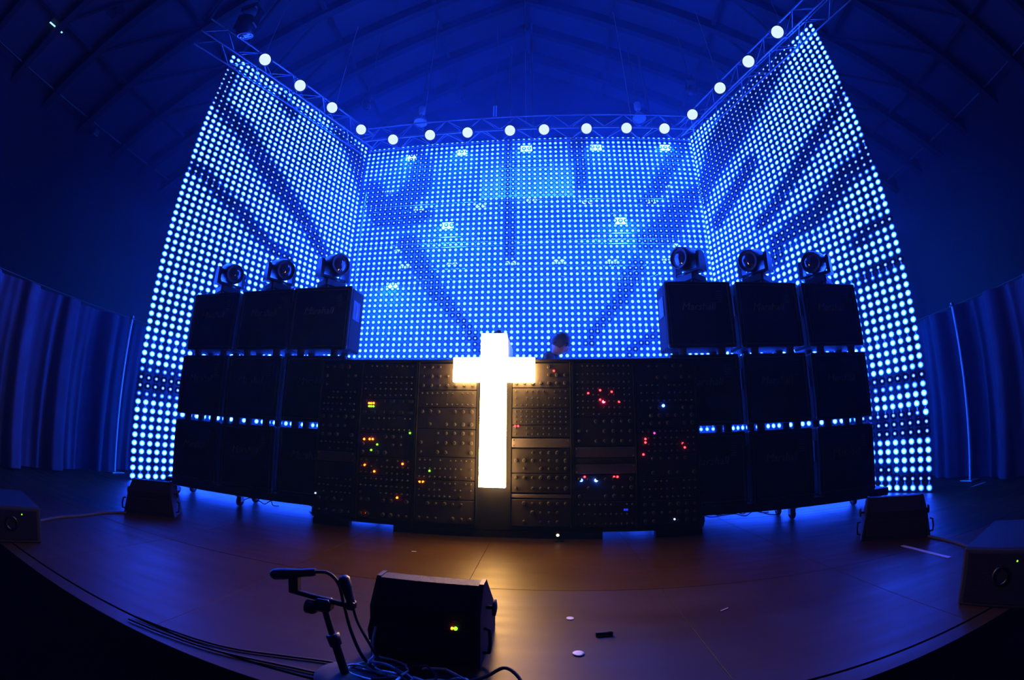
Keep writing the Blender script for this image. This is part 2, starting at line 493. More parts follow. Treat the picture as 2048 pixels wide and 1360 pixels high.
def led_mesh(name, items):
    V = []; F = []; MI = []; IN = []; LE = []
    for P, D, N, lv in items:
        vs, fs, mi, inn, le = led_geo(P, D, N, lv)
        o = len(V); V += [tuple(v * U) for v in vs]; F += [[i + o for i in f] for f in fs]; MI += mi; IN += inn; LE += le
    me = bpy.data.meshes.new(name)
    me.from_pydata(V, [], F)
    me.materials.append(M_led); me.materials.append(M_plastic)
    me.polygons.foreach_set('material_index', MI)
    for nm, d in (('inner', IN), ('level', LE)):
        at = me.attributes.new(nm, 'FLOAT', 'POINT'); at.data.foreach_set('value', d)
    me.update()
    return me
# shared lamp meshes in 9 brightness steps for each of the three facings
def lv_step(lv):
    return max(0, min(8, int(round(8 * math.log(lv / LED_MIN) / math.log(LED_MAX / LED_MIN)))))
camp = Vector((3.1, -66.4, 7.93))
SCREENS = {0: (32, 0, 'led_screen', 'left curtain of hanging light dots angled towards the stage'),
           1: (64, 1, 'led_screen', 'wide rear curtain of hanging light dots behind the booth'),
           2: (32, 0, 'led_screen', 'right curtain of hanging light dots angled towards the stage')}
for w, (nc, r0, nm, lb) in SCREENS.items():
    P0, D, N = frame(w)
    T = thing(nm, lb, 'light screen', (0, 0, 0), group='light curtains')
    allp = []
    for c in range(nc):
        for r in range(r0, 64):
            P = P0 + D * c + Vector((0, 0, 63 - r))
            allp.append((c, r, P, led_level(w, c, r)))
    vis = [q for q in allp if (w != 1 or q[1] <= 43)]
    if w == 1: vis.sort(key=lambda q: -q[1] * 100 + abs(q[0] - 31) * .01)
    else: vis.sort(key=lambda q: (q[2] - camp).length)
    near = set((q[0], q[1]) for q in vis[:300])
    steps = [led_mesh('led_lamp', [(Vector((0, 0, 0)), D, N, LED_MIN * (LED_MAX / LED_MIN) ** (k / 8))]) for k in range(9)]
    rest = []
    for c, r, P, lv in allp:
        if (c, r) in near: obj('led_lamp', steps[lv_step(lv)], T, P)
        else: rest.append((P, D, N, lv))
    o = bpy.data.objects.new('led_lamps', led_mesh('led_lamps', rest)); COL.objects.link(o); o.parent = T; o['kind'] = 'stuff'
    # strings, clips and header bar
    q = MB(); R3 = Matrix((D, N.cross(D) * 0 + N, Vector((0, 0, 1)))).transposed()
    top = 63.5 if r0 == 0 else 62.6
    for c in range(nc):
        B = P0 + D * c - N * .10
        q.add([R3 @ Vector(v) + B for v in ((-.03, -.03, -.2), (.03, -.03, -.2), (.03, .03, -.2), (-.03, .03, -.2), (-.03, -.03, top), (.03, -.03, top), (.03, .03, top), (-.03, .03, top))],
              [(0, 1, 5, 4), (1, 2, 6, 5), (2, 3, 7, 6), (3, 0, 4, 7)])
    q.build('strings', M_wirem, T, kind='stuff')
    q = MB()
    for c in range(nc):
        for k in range(8):
            z = 63 - (8 * k + 6.5)
            B = P0 + D * c + Vector((0, 0, z))
            q.add([R3 @ Vector(v) + B for v in ((-.07, -.09, -.22), (.07, -.09, -.22), (.07, .09, -.22), (-.07, .09, -.22), (-.07, -.09, .22), (.07, -.09, .22), (.07, .09, .22), (-.07, .09, .22))],
                  [(0, 1, 5, 4), (1, 2, 6, 5), (2, 3, 7, 6), (3, 0, 4, 7), (0, 3, 2, 1), (4, 5, 6, 7)])
    q.build('string_clips', M_white, T, kind='stuff')
    q = MB(); a = P0 - D * .5 + Vector((0, 0, top + .1)); b_ = P0 + D * (nc - .5) + Vector((0, 0, top + .1))
    q.tube(a - N * .1, b_ - N * .1, .14, 6); q.build('header_bar', M_alu_dark, T)

# ================================================================== TRUSSES
def truss(name, label, A, B, n, w=3.3, h=3.1, mt=None, group='truss', singles=True, cr=.15, br=.07, cat='truss'):
    """box truss from A to B (bottom line on the near face), n = horizontal direction of its width"""
    A = Vector(A); B = Vector(B); n = Vector(n).normalized(); mt = mt or M_alu
    T = thing(name, label, cat, A, group=group)
    B = B - A; d = B.normalized(); L = B.length; Z = Vector((0, 0, 1))
    cor = [Vector((0, 0, 0)), n * w, Z * h, n * w + Z * h]
    for c in cor:
        q = MB(); q.tube(c, c + B, cr, 8); q.build('chord', mt, T)
    bays = max(2, int(round(L / 3.4))); st = L / bays
    faces = [(cor[0], cor[1]), (cor[0], cor[2]), (cor[1], cor[3]), (cor[2], cor[3])]
    allq = MB(); cache = {}
    for fi, (p, q_) in enumerate(faces):
        for i in range(bays):
            a, b_ = (p, q_) if i % 2 == 0 else (q_, p)
            s0, s1 = a + d * (st * i), b_ + d * (st * (i + 1))
            if singles:
                key = (fi, i % 2)
                if key not in cache:
                    m = MB(); m.tube((0, 0, 0), s1 - s0, br, 6); cache[key] = m.mesh('brace', mt)
                obj('brace', cache[key], T, s0)
            else: allq.tube(s0, s1, br, 5, cap=False)
    if not singles: allq.build('bracing', mt, T, kind='stuff')
    return T
nL = frame(0)[2]; dL = frame(0)[1]; nR = frame(2)[2]; dR = frame(2)[1]
Lc = Vector((XL, YL, 0)); Rc = Vector((XR, YR, 0))
truss('lighting_truss', 'box truss over the rear light curtain with the row of eight lamps', (-31.5, -.7, 61.9), (31.5, -.7, 61.9), (0, -1, 0))
truss('lighting_truss', 'box truss running forward above the left light curtain', Lc + nL * .7 - dL * 38 + Vector((0, 0, 60.9)), Lc + nL * .7 - dL * 1.5 + Vector((0, 0, 60.9)), nL)
truss('lighting_truss', 'box truss running forward above the right light curtain', Rc + nR * .7 - dR * 41 + Vector((0, 0, 61.3)), Rc + nR * .7 - dR * 1.5 + Vector((0, 0, 61.3)), nR)
for x, y in ((-43, -24), (-36, -9), (-20, -2.3), (0, -2.3), (20, -2.3), (36, -9), (42.5, -24)):
    q = MB(); q.tube((x, y, 64.6), (x, y, roofz(x) - 1), .04, 6)
    tag(q.build('hanging_cable', M_steel), 'thin steel cable holding up the box truss' + {-43: ' near its left front end', -36: ' over the left corner', -20: ' at the rear left', 0: ' at the rear middle', 20: ' at the rear right', 36: ' over the right corner', 42.5: ' near its right front end'}[x], 'cable', 'truss suspension cables')

# par lamps on the trusses
def par_lamp(loc, face, label, back=(0, 1.5, 0), cz=61.9):
    f = Vector(face).normalized()
    T = thing('stage_lamp', label, 'stage lamp', loc, group='round lamps along the front trusses')
    Q = f.to_track_quat('Z', 'Y').to_matrix()
    q = MB(); q.lathe([(.35, -1.15), (.7, -1.0), (.95, -.7), (1.02, -.1), (1.08, 0), (1.0, .12)], 20, Q.to_4x4()); q.build('housing', M_black, T)
    # lens: faceted pad of small bulbs
    q = MB(); q.lathe([(.93, .10), (.90, .18), (.55, .26), (.02, .30)], 20, Q.to_4x4()); q.build('lens', M_lamp, T)
    q = MB(); u = Q @ Vector((1, 0, 0))
    side = Vector((u.x, u.y, 0)).normalized() if abs(u.x) + abs(u.y) > .1 else Vector((1, 0, 0))
    pts = [side * 1.2 + f * -.6, side * 1.25 + Vector((0, 0, 1.0)), side * .6 + Vector((0, 0, 1.5)), side * -.6 + Vector((0, 0, 1.5)), side * -1.25 + Vector((0, 0, 1.0)), side * -1.2 + f * -.6]
    q.path(pts, .09, 6); q.build('yoke', M_alu_dark, T)
    q = MB(); e_ = Vector(back) + Vector((0, 0, cz - loc[2])); q.tube((0, 0, 1.5), e_, .14, 8); q.cbox(e_.x - .25, e_.x + .25, e_.y - .25, e_.y + .25, e_.z - .25, e_.z + .25, .05); q.build('clamp', M_alu_dark, T)
    return T
for i, (x, y, z) in enumerate([(-38.89, -27.42, 61.7), (-35.93, -20.78, 61.45), (-33.06, -14.34, 61.66), (-30.17, -7.86, 61.54)]):
    par_lamp((x, y, z), camp - Vector((x, y, z)) + Vector((10, 0, 0)), ['front-most', 'second from the front', 'third from the front', 'rear-most'][i] + ' round lit lamp on the left forward truss', -nL * 1.5, 60.9)
for i, (x, y, z) in enumerate([(-24.51, -5.5, 60.31), (-17.4, -5.5, 60.54), (-10.41, -5.5, 60.46), (-2.7, -5.5, 60.36), (3.38, -5.5, 60.28), (10.93, -5.5, 60.31), (18.1, -5.5, 60.42), (25.03, -5.5, 60.48)]):
    par_lamp((x, y, z), camp - Vector((x, y, z)), ['first', 'second', 'third', 'fourth', 'fifth', 'sixth', 'seventh', 'eighth'][i] + ' round lit lamp from the left on the rear truss')
for i, (x, y, z) in enumerate([(29.69, -8.15, 61.68), (32.41, -15.15, 61.49), (34.92, -21.63, 61.2), (37.34, -27.86, 61.38)]):
    par_lamp((x, y, z), camp - Vector((x, y, z)) - Vector((10, 0, 0)), ['rear-most', 'second from the rear', 'third from the rear', 'front-most'][i] + ' round lit lamp on the right forward truss', -nR * 1.5, 61.3)

def hung_head(x, y, z, lb, s_=1.0, mt=None):
    T = thing('hanging_moving_head', lb, 'stage lamp', (x, y, z))
    T.scale = (s_, s_, s_)
    q = MB(); q.cbox(-1, 1, -.9, .9, 1.9, 2.7, .12); q.build('base', M_plastic, T)
    for sx in (-1, 1):
        q = MB(); a, b_ = sorted((sx * 1.1, sx * 1.35)); q.cbox(a, b_, -.4, .4, -.4, 1.95, .06); q.build('yoke_arm', M_plastic, T)
    H = Matrix.Rotation(.5, 4, 'X') @ Matrix.Rotation(PI, 4, 'X')
    q = MB(); q.lathe([(.4, -1.2), (.85, -1.0), (1.0, 0), (.95, 1.0), (.85, 1.15)], 14, H); h_ = q.build('head', M_plastic, T)
    q = MB(); q.lathe([(.76, 1.12), (.4, 1.3), (.02, 1.34)], 14, H); q.build('lens', mt or M_lens, h_)
    q = MB(); q.tube((0, 0, 2.65), (0, 0, (roofz(x) - z) / s_ - .5), .1, 6); q.build('drop_pipe', M_alu_dark, T)
hung_head(-40.0, -33.0, 64.0, 'dark moving head lamp hanging beyond the front end of the left truss', 1.5)
hung_head(-32.6, -3.6, 72.2, 'small moving head lamp hanging above the rear left truss corner', .9)
hung_head(32.9, -3.6, 72.6, 'small moving head lamp hanging above the rear right truss corner', .9)
T = thing('strip_lamp', 'short bright strip lamp high on the roof above the left curtain', 'lamp', (-80.0, -48.4, 69.6))
q = MB(); q.tube((-.2, -2.2, 0), (.2, 2.2, 0), .14, 8); q.build('tube', M_twin, T)
for y in (-2.2, 2.2):
    q = MB(); q.cbox(-.35, .35, y - .25, y + .25, -.2, .9, .06); q.build('end_cap', M_alu_dark, T)
for x, y, k in ((-71.8, -41.6, 'outer'), (-69.2, -41.3, 'inner')):
    T = thing('dome_lamp', 'small shiny dome lamp of a pair under the roof, upper left, %s one' % k, 'lamp', (x, y, 74.2), group='pair of dome lamps under the roof')
    q = MB(); q.lathe([(1.1, 0), (1.0, .4), (.6, .9), (.15, 1.1)], 16); q.tube((0, 0, 1.0), (0, 0, roofz(x) - 74.4), .1, 6); q.build('shade', M_steel, T)
q = MB(); q.cbox(-88.7, -87.3, -24.9, -23.5, 61.9, 63.4, .1); q.tube((-88, -24.2, 63), (-88, -24.2, 64.4), .15, 6)
tag(q.build('wall_fitting', M_steel), 'small bright fitting on the pipe along the left wall', 'fitting')

# ================================================================== BEHIND THE REAR SCREEN
YB = 10
for z, lb in ((51.9, 'highest'), (45.6, 'middle'), (37.9, 'lowest')):
    truss('rear_truss', '%s of the three trusses seen through the rear light curtain' % lb, (-36.4, YB, z + .5), (36.4, YB, z + .5), (0, 1, 0), 2.6, 2.7 if z != 45.6 else 1.0, group='trusses behind the rear screen', singles=False, cr=.12, br=.07)
for sx, sd in ((-1, 'left'), (1, 'right')):
    q = MB(); q.tube((sx * 36.8, YB + 1, 0), (sx * 36.8, YB + 1, 60), .5, 8)
    tag(q.build('truss_tower', M_alu_dark), 'tall dark upright carrying the %s ends of the rear trusses' % sd, 'tower')
def twin(x, z, i, lb):
    T = thing('twin_lamp', lb, 'stage lamp', (x, YB - .9, z + .5), group='twin lamps on the rear trusses')
    for s_ in (-.62, .62):
        Q = Matrix.Translation((s_, 0, 0)) @ Matrix.Rotation(PI / 2, 4, 'X')
        q = MB(); q.lathe([(.3, -.9), (.5, -.5), (.56, 0), (.5, .05)], 14, Q); q.build('housing', M_black, T)
        q = MB(); q.lathe([(.48, .05), (.3, .14), (.02, .17)], 14, Q); q.build('lens', M_twin, T)
    q = MB(); q.box(-1.2, 1.2, .1, .5, -.1, .1); q.build('bar', M_alu_dark, T)
ordn = ['first', 'second', 'third', 'fourth', 'fifth', 'sixth']
for i, (x, z) in enumerate([(-23.1, 53.0), (-9.9, 53.1), (.6, 54.0), (11.9, 53.35), (25.0, 53.45)]): twin(x, z, i, ordn[i] + ' pair of small round lamps from the left in the upper row behind the screen')
for i, (x, z) in enumerate([(-25.05, 40.2), (-15.24, 40.2), (-3.6, 40.1), (5.83, 40.25), (16.2, 40.1), (26.96, 40.5)]): twin(x, z, i, ordn[i] + ' pair of small round lamps from the left in the lower row behind the screen')
def flood(x, z, lb, w=2.6, h=1.7):
    T = thing('flood_panel', lb, 'stage lamp', (x, YB + 1, z + .5), group='flood panels behind the rear screen')
    L = bpy.data.lights.new('flood_beam', 'AREA'); L.shape = 'RECTANGLE'; L.size = w * U; L.size_y = h * U; L.energy = FLOOD_W; L.color = (.008, .10, 1)
    lo = bpy.data.objects.new('flood_beam', L); COL.objects.link(lo); lo.parent = T; lo.location = (0, -.03, 0); lo.rotation_euler = (.35, 0, 0)
    q = MB(); q.cbox(-w/2, w/2, 0, .7, -h/2, h/2, .08); q.build('housing', M_black, T)
    if z < 60:
        top = min(t_ for t_ in (38.4, 52.4) if t_ > z + .5) - z - .5
        q = MB(); q.box(-.15, .15, -1.15, .4, top - .12, top + .05); q.box(-.15, .15, .1, .4, h/2, top); q.build('hanger', M_alu_dark, T)
    for k in range(4):
        x0 = -w/2 + .1 + k * (w - .2) / 4
        q = MB(); q.box(x0 + .03, x0 + (w - .2) / 4 - .03, -.06, .02, -h/2 + .1, h/2 - .1); q.build('light_cell', M_flood, T)
for i, (x, z) in enumerate([(-26.9, 68.0), (-15, 68.45), (-.6, 68.65), (14.8, 68.5), (30.3, 68.65)]): flood(x, z, ordn[i] + ' bright blue panel from the left along the top behind the screen')
flood(-17.1, 49.9, 'bright blue panel in the left half between the lamp rows behind the screen')
flood(18.8, 50.0, 'bright blue panel in the right half between the lamp rows behind the screen')
flood(-28.1, 36.8, 'bright blue panel low beside the left speaker bank behind the screen', 2.6, 1.2)
for x, z, lb in ((-30.7, 58.4, 'upper left'), (29.6, 57.5, 'upper right'), (-27.1, 43.9, 'lower left'), (29.15, 43.9, 'lower right')):
    T = thing('oval_lamp', 'flat oval lamp behind the rear screen, %s of four' % lb, 'stage lamp', (x, YB, z + .5), group='oval lamps behind the rear screen')
    q = MB(); q.lathe([(.3, -.35), (.52, -.2), (.52, .2), (.3, .3)], 14, Matrix.Diagonal((1.6, 1, .7, 1))); q.build('housing', M_white, T)
    base = (55.15 if z > 50 else 41.15) - z - .5
    q = MB(); q.box(-.12, .12, -.1, .14, base, -.3); q.build('post', M_alu_dark, T)
    q = MB(); q.lathe([(.36, 0), (.3, .08), (.02, .1)], 12, Matrix.Translation((0, -.5, 0)) @ Matrix.Rotation(PI / 2, 4, 'X') @ Matrix.Diagonal((2.0, .8, 1, 1))); q.build('lens', M_twin, T)
# bulkhead with vent grille
T = thing('ventilation_duct', 'pale boxed air duct with a white vent grille high behind the rear screen', 'duct', (0, 0, 0))
q = MB(); q.cbox(-12.0, 10.2, 20, 25.8, 62, 79.2, .2); q.build('duct_box', M_bulk, T)
for a in (-11.8, 8.8):
    q = MB(); q.cbox(a, a + 1.3, 19.2, 20, 74, 79.4, .1); q.build('bracket', M_white, T)
q = MB(); q.box(-7.4, 5.5, 19.85, 20.02, 70.1, 75.3); q.build('vent_opening', M_black, T)
q = MB()
for a, b_ in (((-7.6, 69.9), (5.7, 70.4)), ((-7.6, 75.0), (5.7, 75.5))): q.box(a[0], b_[0], 19.6, 19.95, a[1], b_[1])
q.box(-7.6, -7.1, 19.6, 19.95, 70.4, 75.0); q.box(5.2, 5.7, 19.6, 19.95, 70.4, 75.0)
q.build('vent_frame', M_grate, T)
for k in range(6):
    q = MB(); z = 70.9 + k * .72; q.box(-7.1, 5.2, 19.65, 19.8, z, z + .12); q.build('louvre', M_grate, T)
for k in range(11):
    q = MB(); x = -6.3 + k * 1.03; q.box(x, x + .09, 19.68, 19.8, 70.4, 75.0); q.build('grille_bar', M_grate, T)
# pendants
def pendant(x, y, z, lb, r=1.5):
    T = thing('pendant_lamp', lb, 'lamp', (x, y, z), group='pendant lamps above the rear truss')
    q = MB(); q.lathe([(r, 0), (r * .96, .5), (r * .6, 1.3), (.5, 1.7)], 20); q.build('shade', M_bulk, T)
    q = MB(); q.lathe([(.5, 2.6), (.75, 3.0), (.75, 4.4), (.4, 4.8)], 14); q.build('canister', M_bulk, T)
    q = MB(); q.tube((0, 0, 1.6), (0, 0, 2.7), .12, 6); q.tube((0, 0, 4.7), (0, 0, roofz(x) - z - 1), .1, 6); q.build('stem', M_alu_dark, T)
pendant(-23.8, 6, 74.2, 'round pendant lamp hanging above the left half of the rear truss')
pendant(24.0, 6, 72.9, 'round pendant lamp hanging above the right half of the rear truss')
T = thing('hanging_bracket', 'pair of bright short vertical tubes hanging above the rear truss', 'bracket', (-7.15, 6, 74))
for s_ in (-.28, .28):
    q = MB(); q.tube((s_, 0, 0), (s_, 0, 3.6), .12, 8); q.build('tube', M_white, T)
q = MB(); q.tube((0, 0, 3.5), (0, 0, roofz(7) - 75), .12, 6); q.cbox(-.5, .5, -.3, .3, 3.5, 4.6, .05); q.build('hanger', M_alu_dark, T)
for x, y, lb in ((1.0, 8, 'centre'), (-4.6, 14, 'left of centre'), (27, 8, 'right')):
    q = MB(); q.tube((x, y, 66), (x, y, roofz(x) - 1), .28, 8)
    tag(q.build('roof_drop_pipe', M_alu_dark), 'vertical pipe dropping from the roof behind the rear truss, %s' % lb, 'pipe', 'roof drop pipes')

# ================================================================== SPEAKER CABINETS
def text_mesh(body, size, depth, shear=.25):
    cu = bpy.data.curves.new('text', 'FONT'); cu.body = body; cu.size = size * U; cu.extrude = depth * U; cu.shear = shear
    cu.align_x = 'CENTER'; cu.align_y = 'CENTER'; cu.resolution_u = 2
    o = bpy.data.objects.new('t', cu); COL.objects.link(o)
    dg = bpy.context.evaluated_depsgraph_get(); me = bpy.data.meshes.new_from_object(o.evaluated_get(dg))
    bpy.data.objects.remove(o); bpy.data.curves.remove(cu)
    return me
CW, CH, CD = 6.35, 6.2, 3.0
T0 = thing('speaker_cabinet', 'x', 'speaker', (0, 0, 0))
cab = T0
q = MB()   # shell around a recessed baffle
q.cbox(-CW/2, CW/2, -CD/2 + .35, CD/2, 0, CH, .16)
for a in ((-CW/2, CW/2, 0, .28), (-CW/2, CW/2, CH - .28, CH)): q.cbox(a[0], a[1], -CD/2, -CD/2 + .5, a[2], a[3], .1)
for a in ((-CW/2, -CW/2 + .28), (CW/2 - .28, CW/2)): q.cbox(a[0], a[1], -CD/2, -CD/2 + .5, .1, CH - .1, .1)
q.build('shell', M_tolex, cab)
q = MB(); q.cbox(-CW/2 + .3, CW/2 - .3, -CD/2 + .12, -CD/2 + .4, .3, CH - .3, .06); gr = q.build('grille', M_grille, cab)
q = MB()
for a in ((-CW/2 + .28, CW/2 - .28, .28, .34), (-CW/2 + .28, CW/2 - .28, CH - .34, CH - .28)): q.box(a[0], a[1], -CD/2 + .02, -CD/2 + .14, a[2], a[3])
for a in ((-CW/2 + .28, -CW/2 + .34), (CW/2 - .34, CW/2 - .28)): q.box(a[0], a[1], -CD/2 + .02, -CD/2 + .14, .28, CH - .28)
q.build('piping', M_pipe, cab)
me = text_mesh('Marshall', .95, .05); me.materials.append(M_gold)
obj('script_badge', me, cab, (-.15, -CD/2 + .06, 3.75), (PI / 2, 0, 0), label='raised script lettering across the grille')
for sx in (-1, 1):
    q = MB()
    x0 = sx * CW / 2
    q.cbox(min(x0, x0 + sx * .06), max(x0, x0 + sx * .03), -.75, .75, 3.1, 5.0, .01, 0)
    q.build('handle_plate', M_plastic, cab)
    q = MB(); q.path([(x0 + sx * .03, 0, 3.35), (x0 + sx * .04, 0, 3.6), (x0 + sx * .04, 0, 4.5), (x0 + sx * .03, 0, 4.75)], .045, 6); q.build('handle', M_steel, cab)
for sx in (-1, 1):
    for sy in (-1, 1):
        q = MB(); q.lathe([(.34, -.62), (.36, -.5), (.36, -.06), (.42, 0)], 12, Matrix.Translation((sx * (CW/2 - 1.35), sy * (CD/2 - .5), 0))); q.build('foot', M_rubber, cab)
        for z in (0, CH):
            q = MB(); x0 = sx * CW/2; y0 = sy * CD/2
            q.cbox(min(x0, x0 - sx * .45) - .02, max(x0, x0 - sx * .45) + .02, min(y0, y0 - sy * .4) - .02, max(y0, y0 - sy * .4) + .02, (z - .02) if z == 0 else z - .4, (z + .4) if z == 0 else z + .02, .12)
            q.build('corner_cap', M_plastic, cab)
q = MB()
for k in range(6): q.cbox(1.65, 2.2, -CD/2 + .0, -CD/2 + .14, CH - 1.05 - k * .2, CH - .93 - k * .2, .02)  # added slats standing in for a ridged reflection on the cabinet front
q.build('glint_slats', M_alu_dark, cab, label='small slats added to imitate a ridged glint near the upper corner')
cols = {'left': [(-18.45, 'column nearest the booth'), (-25.05, 'middle column'), (-31.75, 'outermost column')],
        'right': [(17.15, 'column nearest the booth'), (23.95, 'middle column'), (30.95, 'outermost column')]}
rows = [(15.38, 'top'), (8.56, 'middle'), (1.74, 'bottom')]
first = True
CABS = {}
for side in ('left', 'right'):
    for ci, (x, cn) in enumerate(cols[side]):
        for ri, (z, rn) in zip((2, 1, 0), rows):
            o = cab if first else copy_tree(cab); first = False
            jx = rnd.uniform(-.08, .08); 
            yy = -30.9 + 1.5 if side == 'left' else -30.5 + 1.5
            o.location = Vector((x + jx - (.35 if side == 'left' and ri < 2 and ci else 0) , yy + rnd.uniform(-.08, .08), z)) * U
            o.rotation_euler = (0, 0, rnd.uniform(-.008, .008))
            tag(o, 'black guitar speaker cabinet, %s of the %s, %s bank' % (rn, cn, side), 'speaker', 'stacked speaker cabinets')
            CABS[(side, ci, ri)] = o
            if ri == 0:
                for ch in [c_ for c_ in o.children if c_.name.startswith('foot')]: bpy.data.objects.remove(ch)
# dollies
def dolly(x0, x1, yc, lb, wx):
    T = thing('stage_dolly', lb, 'dolly', ((x0 + x1) / 2, yc, 0))
    h = (x1 - x0) / 2
    q = MB(); q.cbox(-h, h, -1.65, 1.65, 1.13, 1.72, .06); q.build('deck', M_black, T)
    q = MB(); q.box(-h + .1, h - .1, -1.6, -1.3, .98, 1.15); q.box(-h + .1, h - .1, 1.3, 1.6, .98, 1.15); q.build('bearer', M_black, T)
    for wxx in wx:
        for sy in (-1, 1):
            cx = wxx - (x0 + x1) / 2; cyy = sy * 1.25
            q = MB(); q.cbox(cx - .38, cx + .38, cyy - .38, cyy + .38, .93, 1.0, .02)
            for k in (-1, 1): q.box(cx + k * .24 - .03, cx + k * .24 + .03, cyy - .2, cyy + .2, .4, .95)
            c = q.build('caster', M_steel, T)
            q = MB(); q.lathe([(.34, -.17), (.48, -.12), (.48, .12), (.34, .17)], 16, Matrix.Translation((cx, cyy, .48)) @ Matrix.Rotation(PI / 2, 4, 'Y')); q.build('wheel', M_rubber, c)
dolly(-36.3, -14.8, -29.2, 'low black wheeled dolly under the left speaker bank', (-34.9, -26.1, -17.6))
dolly(13.6, 35.7, -28.9, 'low black wheeled dolly under the right speaker bank', (16.2, 24.8, 33.5))

# ================================================================== MOVING HEADS
def moving_head(x, y, z, yaw, tilt, lb):
    T = thing('moving_head_lamp', lb, 'stage lamp', (x, y, z), yaw, 'moving head lamps on the speaker banks')
    T.scale = (1.14, 1.14, 1.14)
    q = MB(); q.cbox(-1.0, 1.0, -.95, .95, .12, .85, .12)
    for sx in (-1, 1):
        for sy in (-1, 1): q.tube((sx * .8, sy * .75, 0), (sx * .8, sy * .75, .15), .14, 8)
    bs = q.build('base', M_plastic, T)
    q = MB(); q.cbox(-.4, .4, -.98, -.94, .3, .62, .02); q.build('display', M_lens, bs)
    q = MB(); q.lathe([(.75, .85), (.75, 1.0), (.55, 1.05)], 16)
    q.cbox(-1.35, 1.35, -.42, .42, .98, 1.3, .1)
    for sx in (-1, 1):
        a, b_ = sorted((sx * 1.1, sx * 1.42))
        q.prism([(-.5, 1.0), (.5, 1.0), (.42, 2.2), (.3, 2.75), (-.3, 2.75), (-.42, 2.2)], a, b_)
    q.build('yoke', M_plastic, T)
    H = Matrix.Translation((0, 0, 2.4)) @ Matrix.Rotation(tilt, 4, 'X')      # local +y of head = beam direction
    prof = [(.35, -1.25), (.8, -1.12), (.98, -.7), (1.02, 0), (1.0, .6), (.93, 1.05), (.86, 1.18)]
    HY = H @ Matrix.Rotation(-PI / 2, 4, 'X') @ Matrix.Diagonal((1.0, 1.05, 1, 1))
    q = MB(); q.lathe(prof, 12, HY); hd = q.build('head', M_plastic, T)
    q = MB(); q.lathe([(.86, 1.15), (.9, 1.3), (.78, 1.3), (.76, 1.1), (.74, 1.05)], 18, HY); q.build('lens_ring', M_plastic, hd)
    q = MB(); q.lathe([(.76, 1.08), (.55, 1.22), (.3, 1.29), (.02, 1.31)], 18, HY); q.build('lens', M_lens, hd)
    for sx in (-1, 1):
        q = MB(); q.tube(H @ Vector((sx * .9, 0, 0)), H @ Vector((sx * 1.16, 0, 0)), .3, 10)
        q.build('pivot', M_plastic, hd)
cn = ['nearest the booth', 'on the middle column', 'on the outermost column']
for side in ('left', 'right'):
    for ci in range(3):
        o = CABS[(side, ci, 2)]
        p = o.location / U
        base_yaw = (-1.0 if side == 'left' else 1.0)     # turn towards centre stage
        moving_head(p.x + (.1 if side == 'left' else -.1), p.y, 15.38 + CH + .02, PI + base_yaw * -1 * 1.0 + (ci * .05), -.25 if ci else -.1,
                    'black moving head stage lamp %s, atop the %s speaker bank' % (cn[ci], side))

# ================================================================== BOOTH WITH CROSS
T = thing('dj_booth', 'long black booth front carrying the synthesiser racks, between the speaker banks', 'booth', (0, 0, 0))
BX0, BX1, BY0, BY1 = -16.2, 15.2, -33.5, -30.95
q = MB(); q.cbox(BX0, BX1, BY0 + .3, BY1, .5, 13.7, .08); q.build('carcass', M_black, T)
q = MB(); q.cbox(BX0, BX1, BY0 + .05, BY1, 13.7, 13.92, .05); q.build('top_board', M_black, T)
q = MB(); q.cbox(-13.0, 12.9, BY1, -27.6, 12.4, 12.8, .06); q.build('table', M_black, T)
for x in (-12.4, 12.3):
    q = MB(); q.box(x - .2, x + .2, -28.1, -27.7, 0, 12.4); q.build('leg', M_black, T)
for a, b_ in ((BX0, -12.9), (-9.0, 7.4), (11.5, BX1)):
    q = MB(); q.box(a, b_, BY0 + .3, BY0 + .9, 0, .5); q.build('plinth', M_black, T)
# performers' riser
R = thing('riser', 'black raised platform behind the booth where the performers stand', 'platform', (0, 0, 0))
q = MB(); q.cbox(-10, 11, -26.8, -18, 3.5, 4.2, .06); q.build('deck', M_black, R)
for x in (-9.5, 0.5, 10.5):
    for y in (-26.3, -18.5):
        q = MB(); q.box(x - .2, x + .2, y - .2, y + .2, 0, 3.5); q.build('leg', M_black, R)

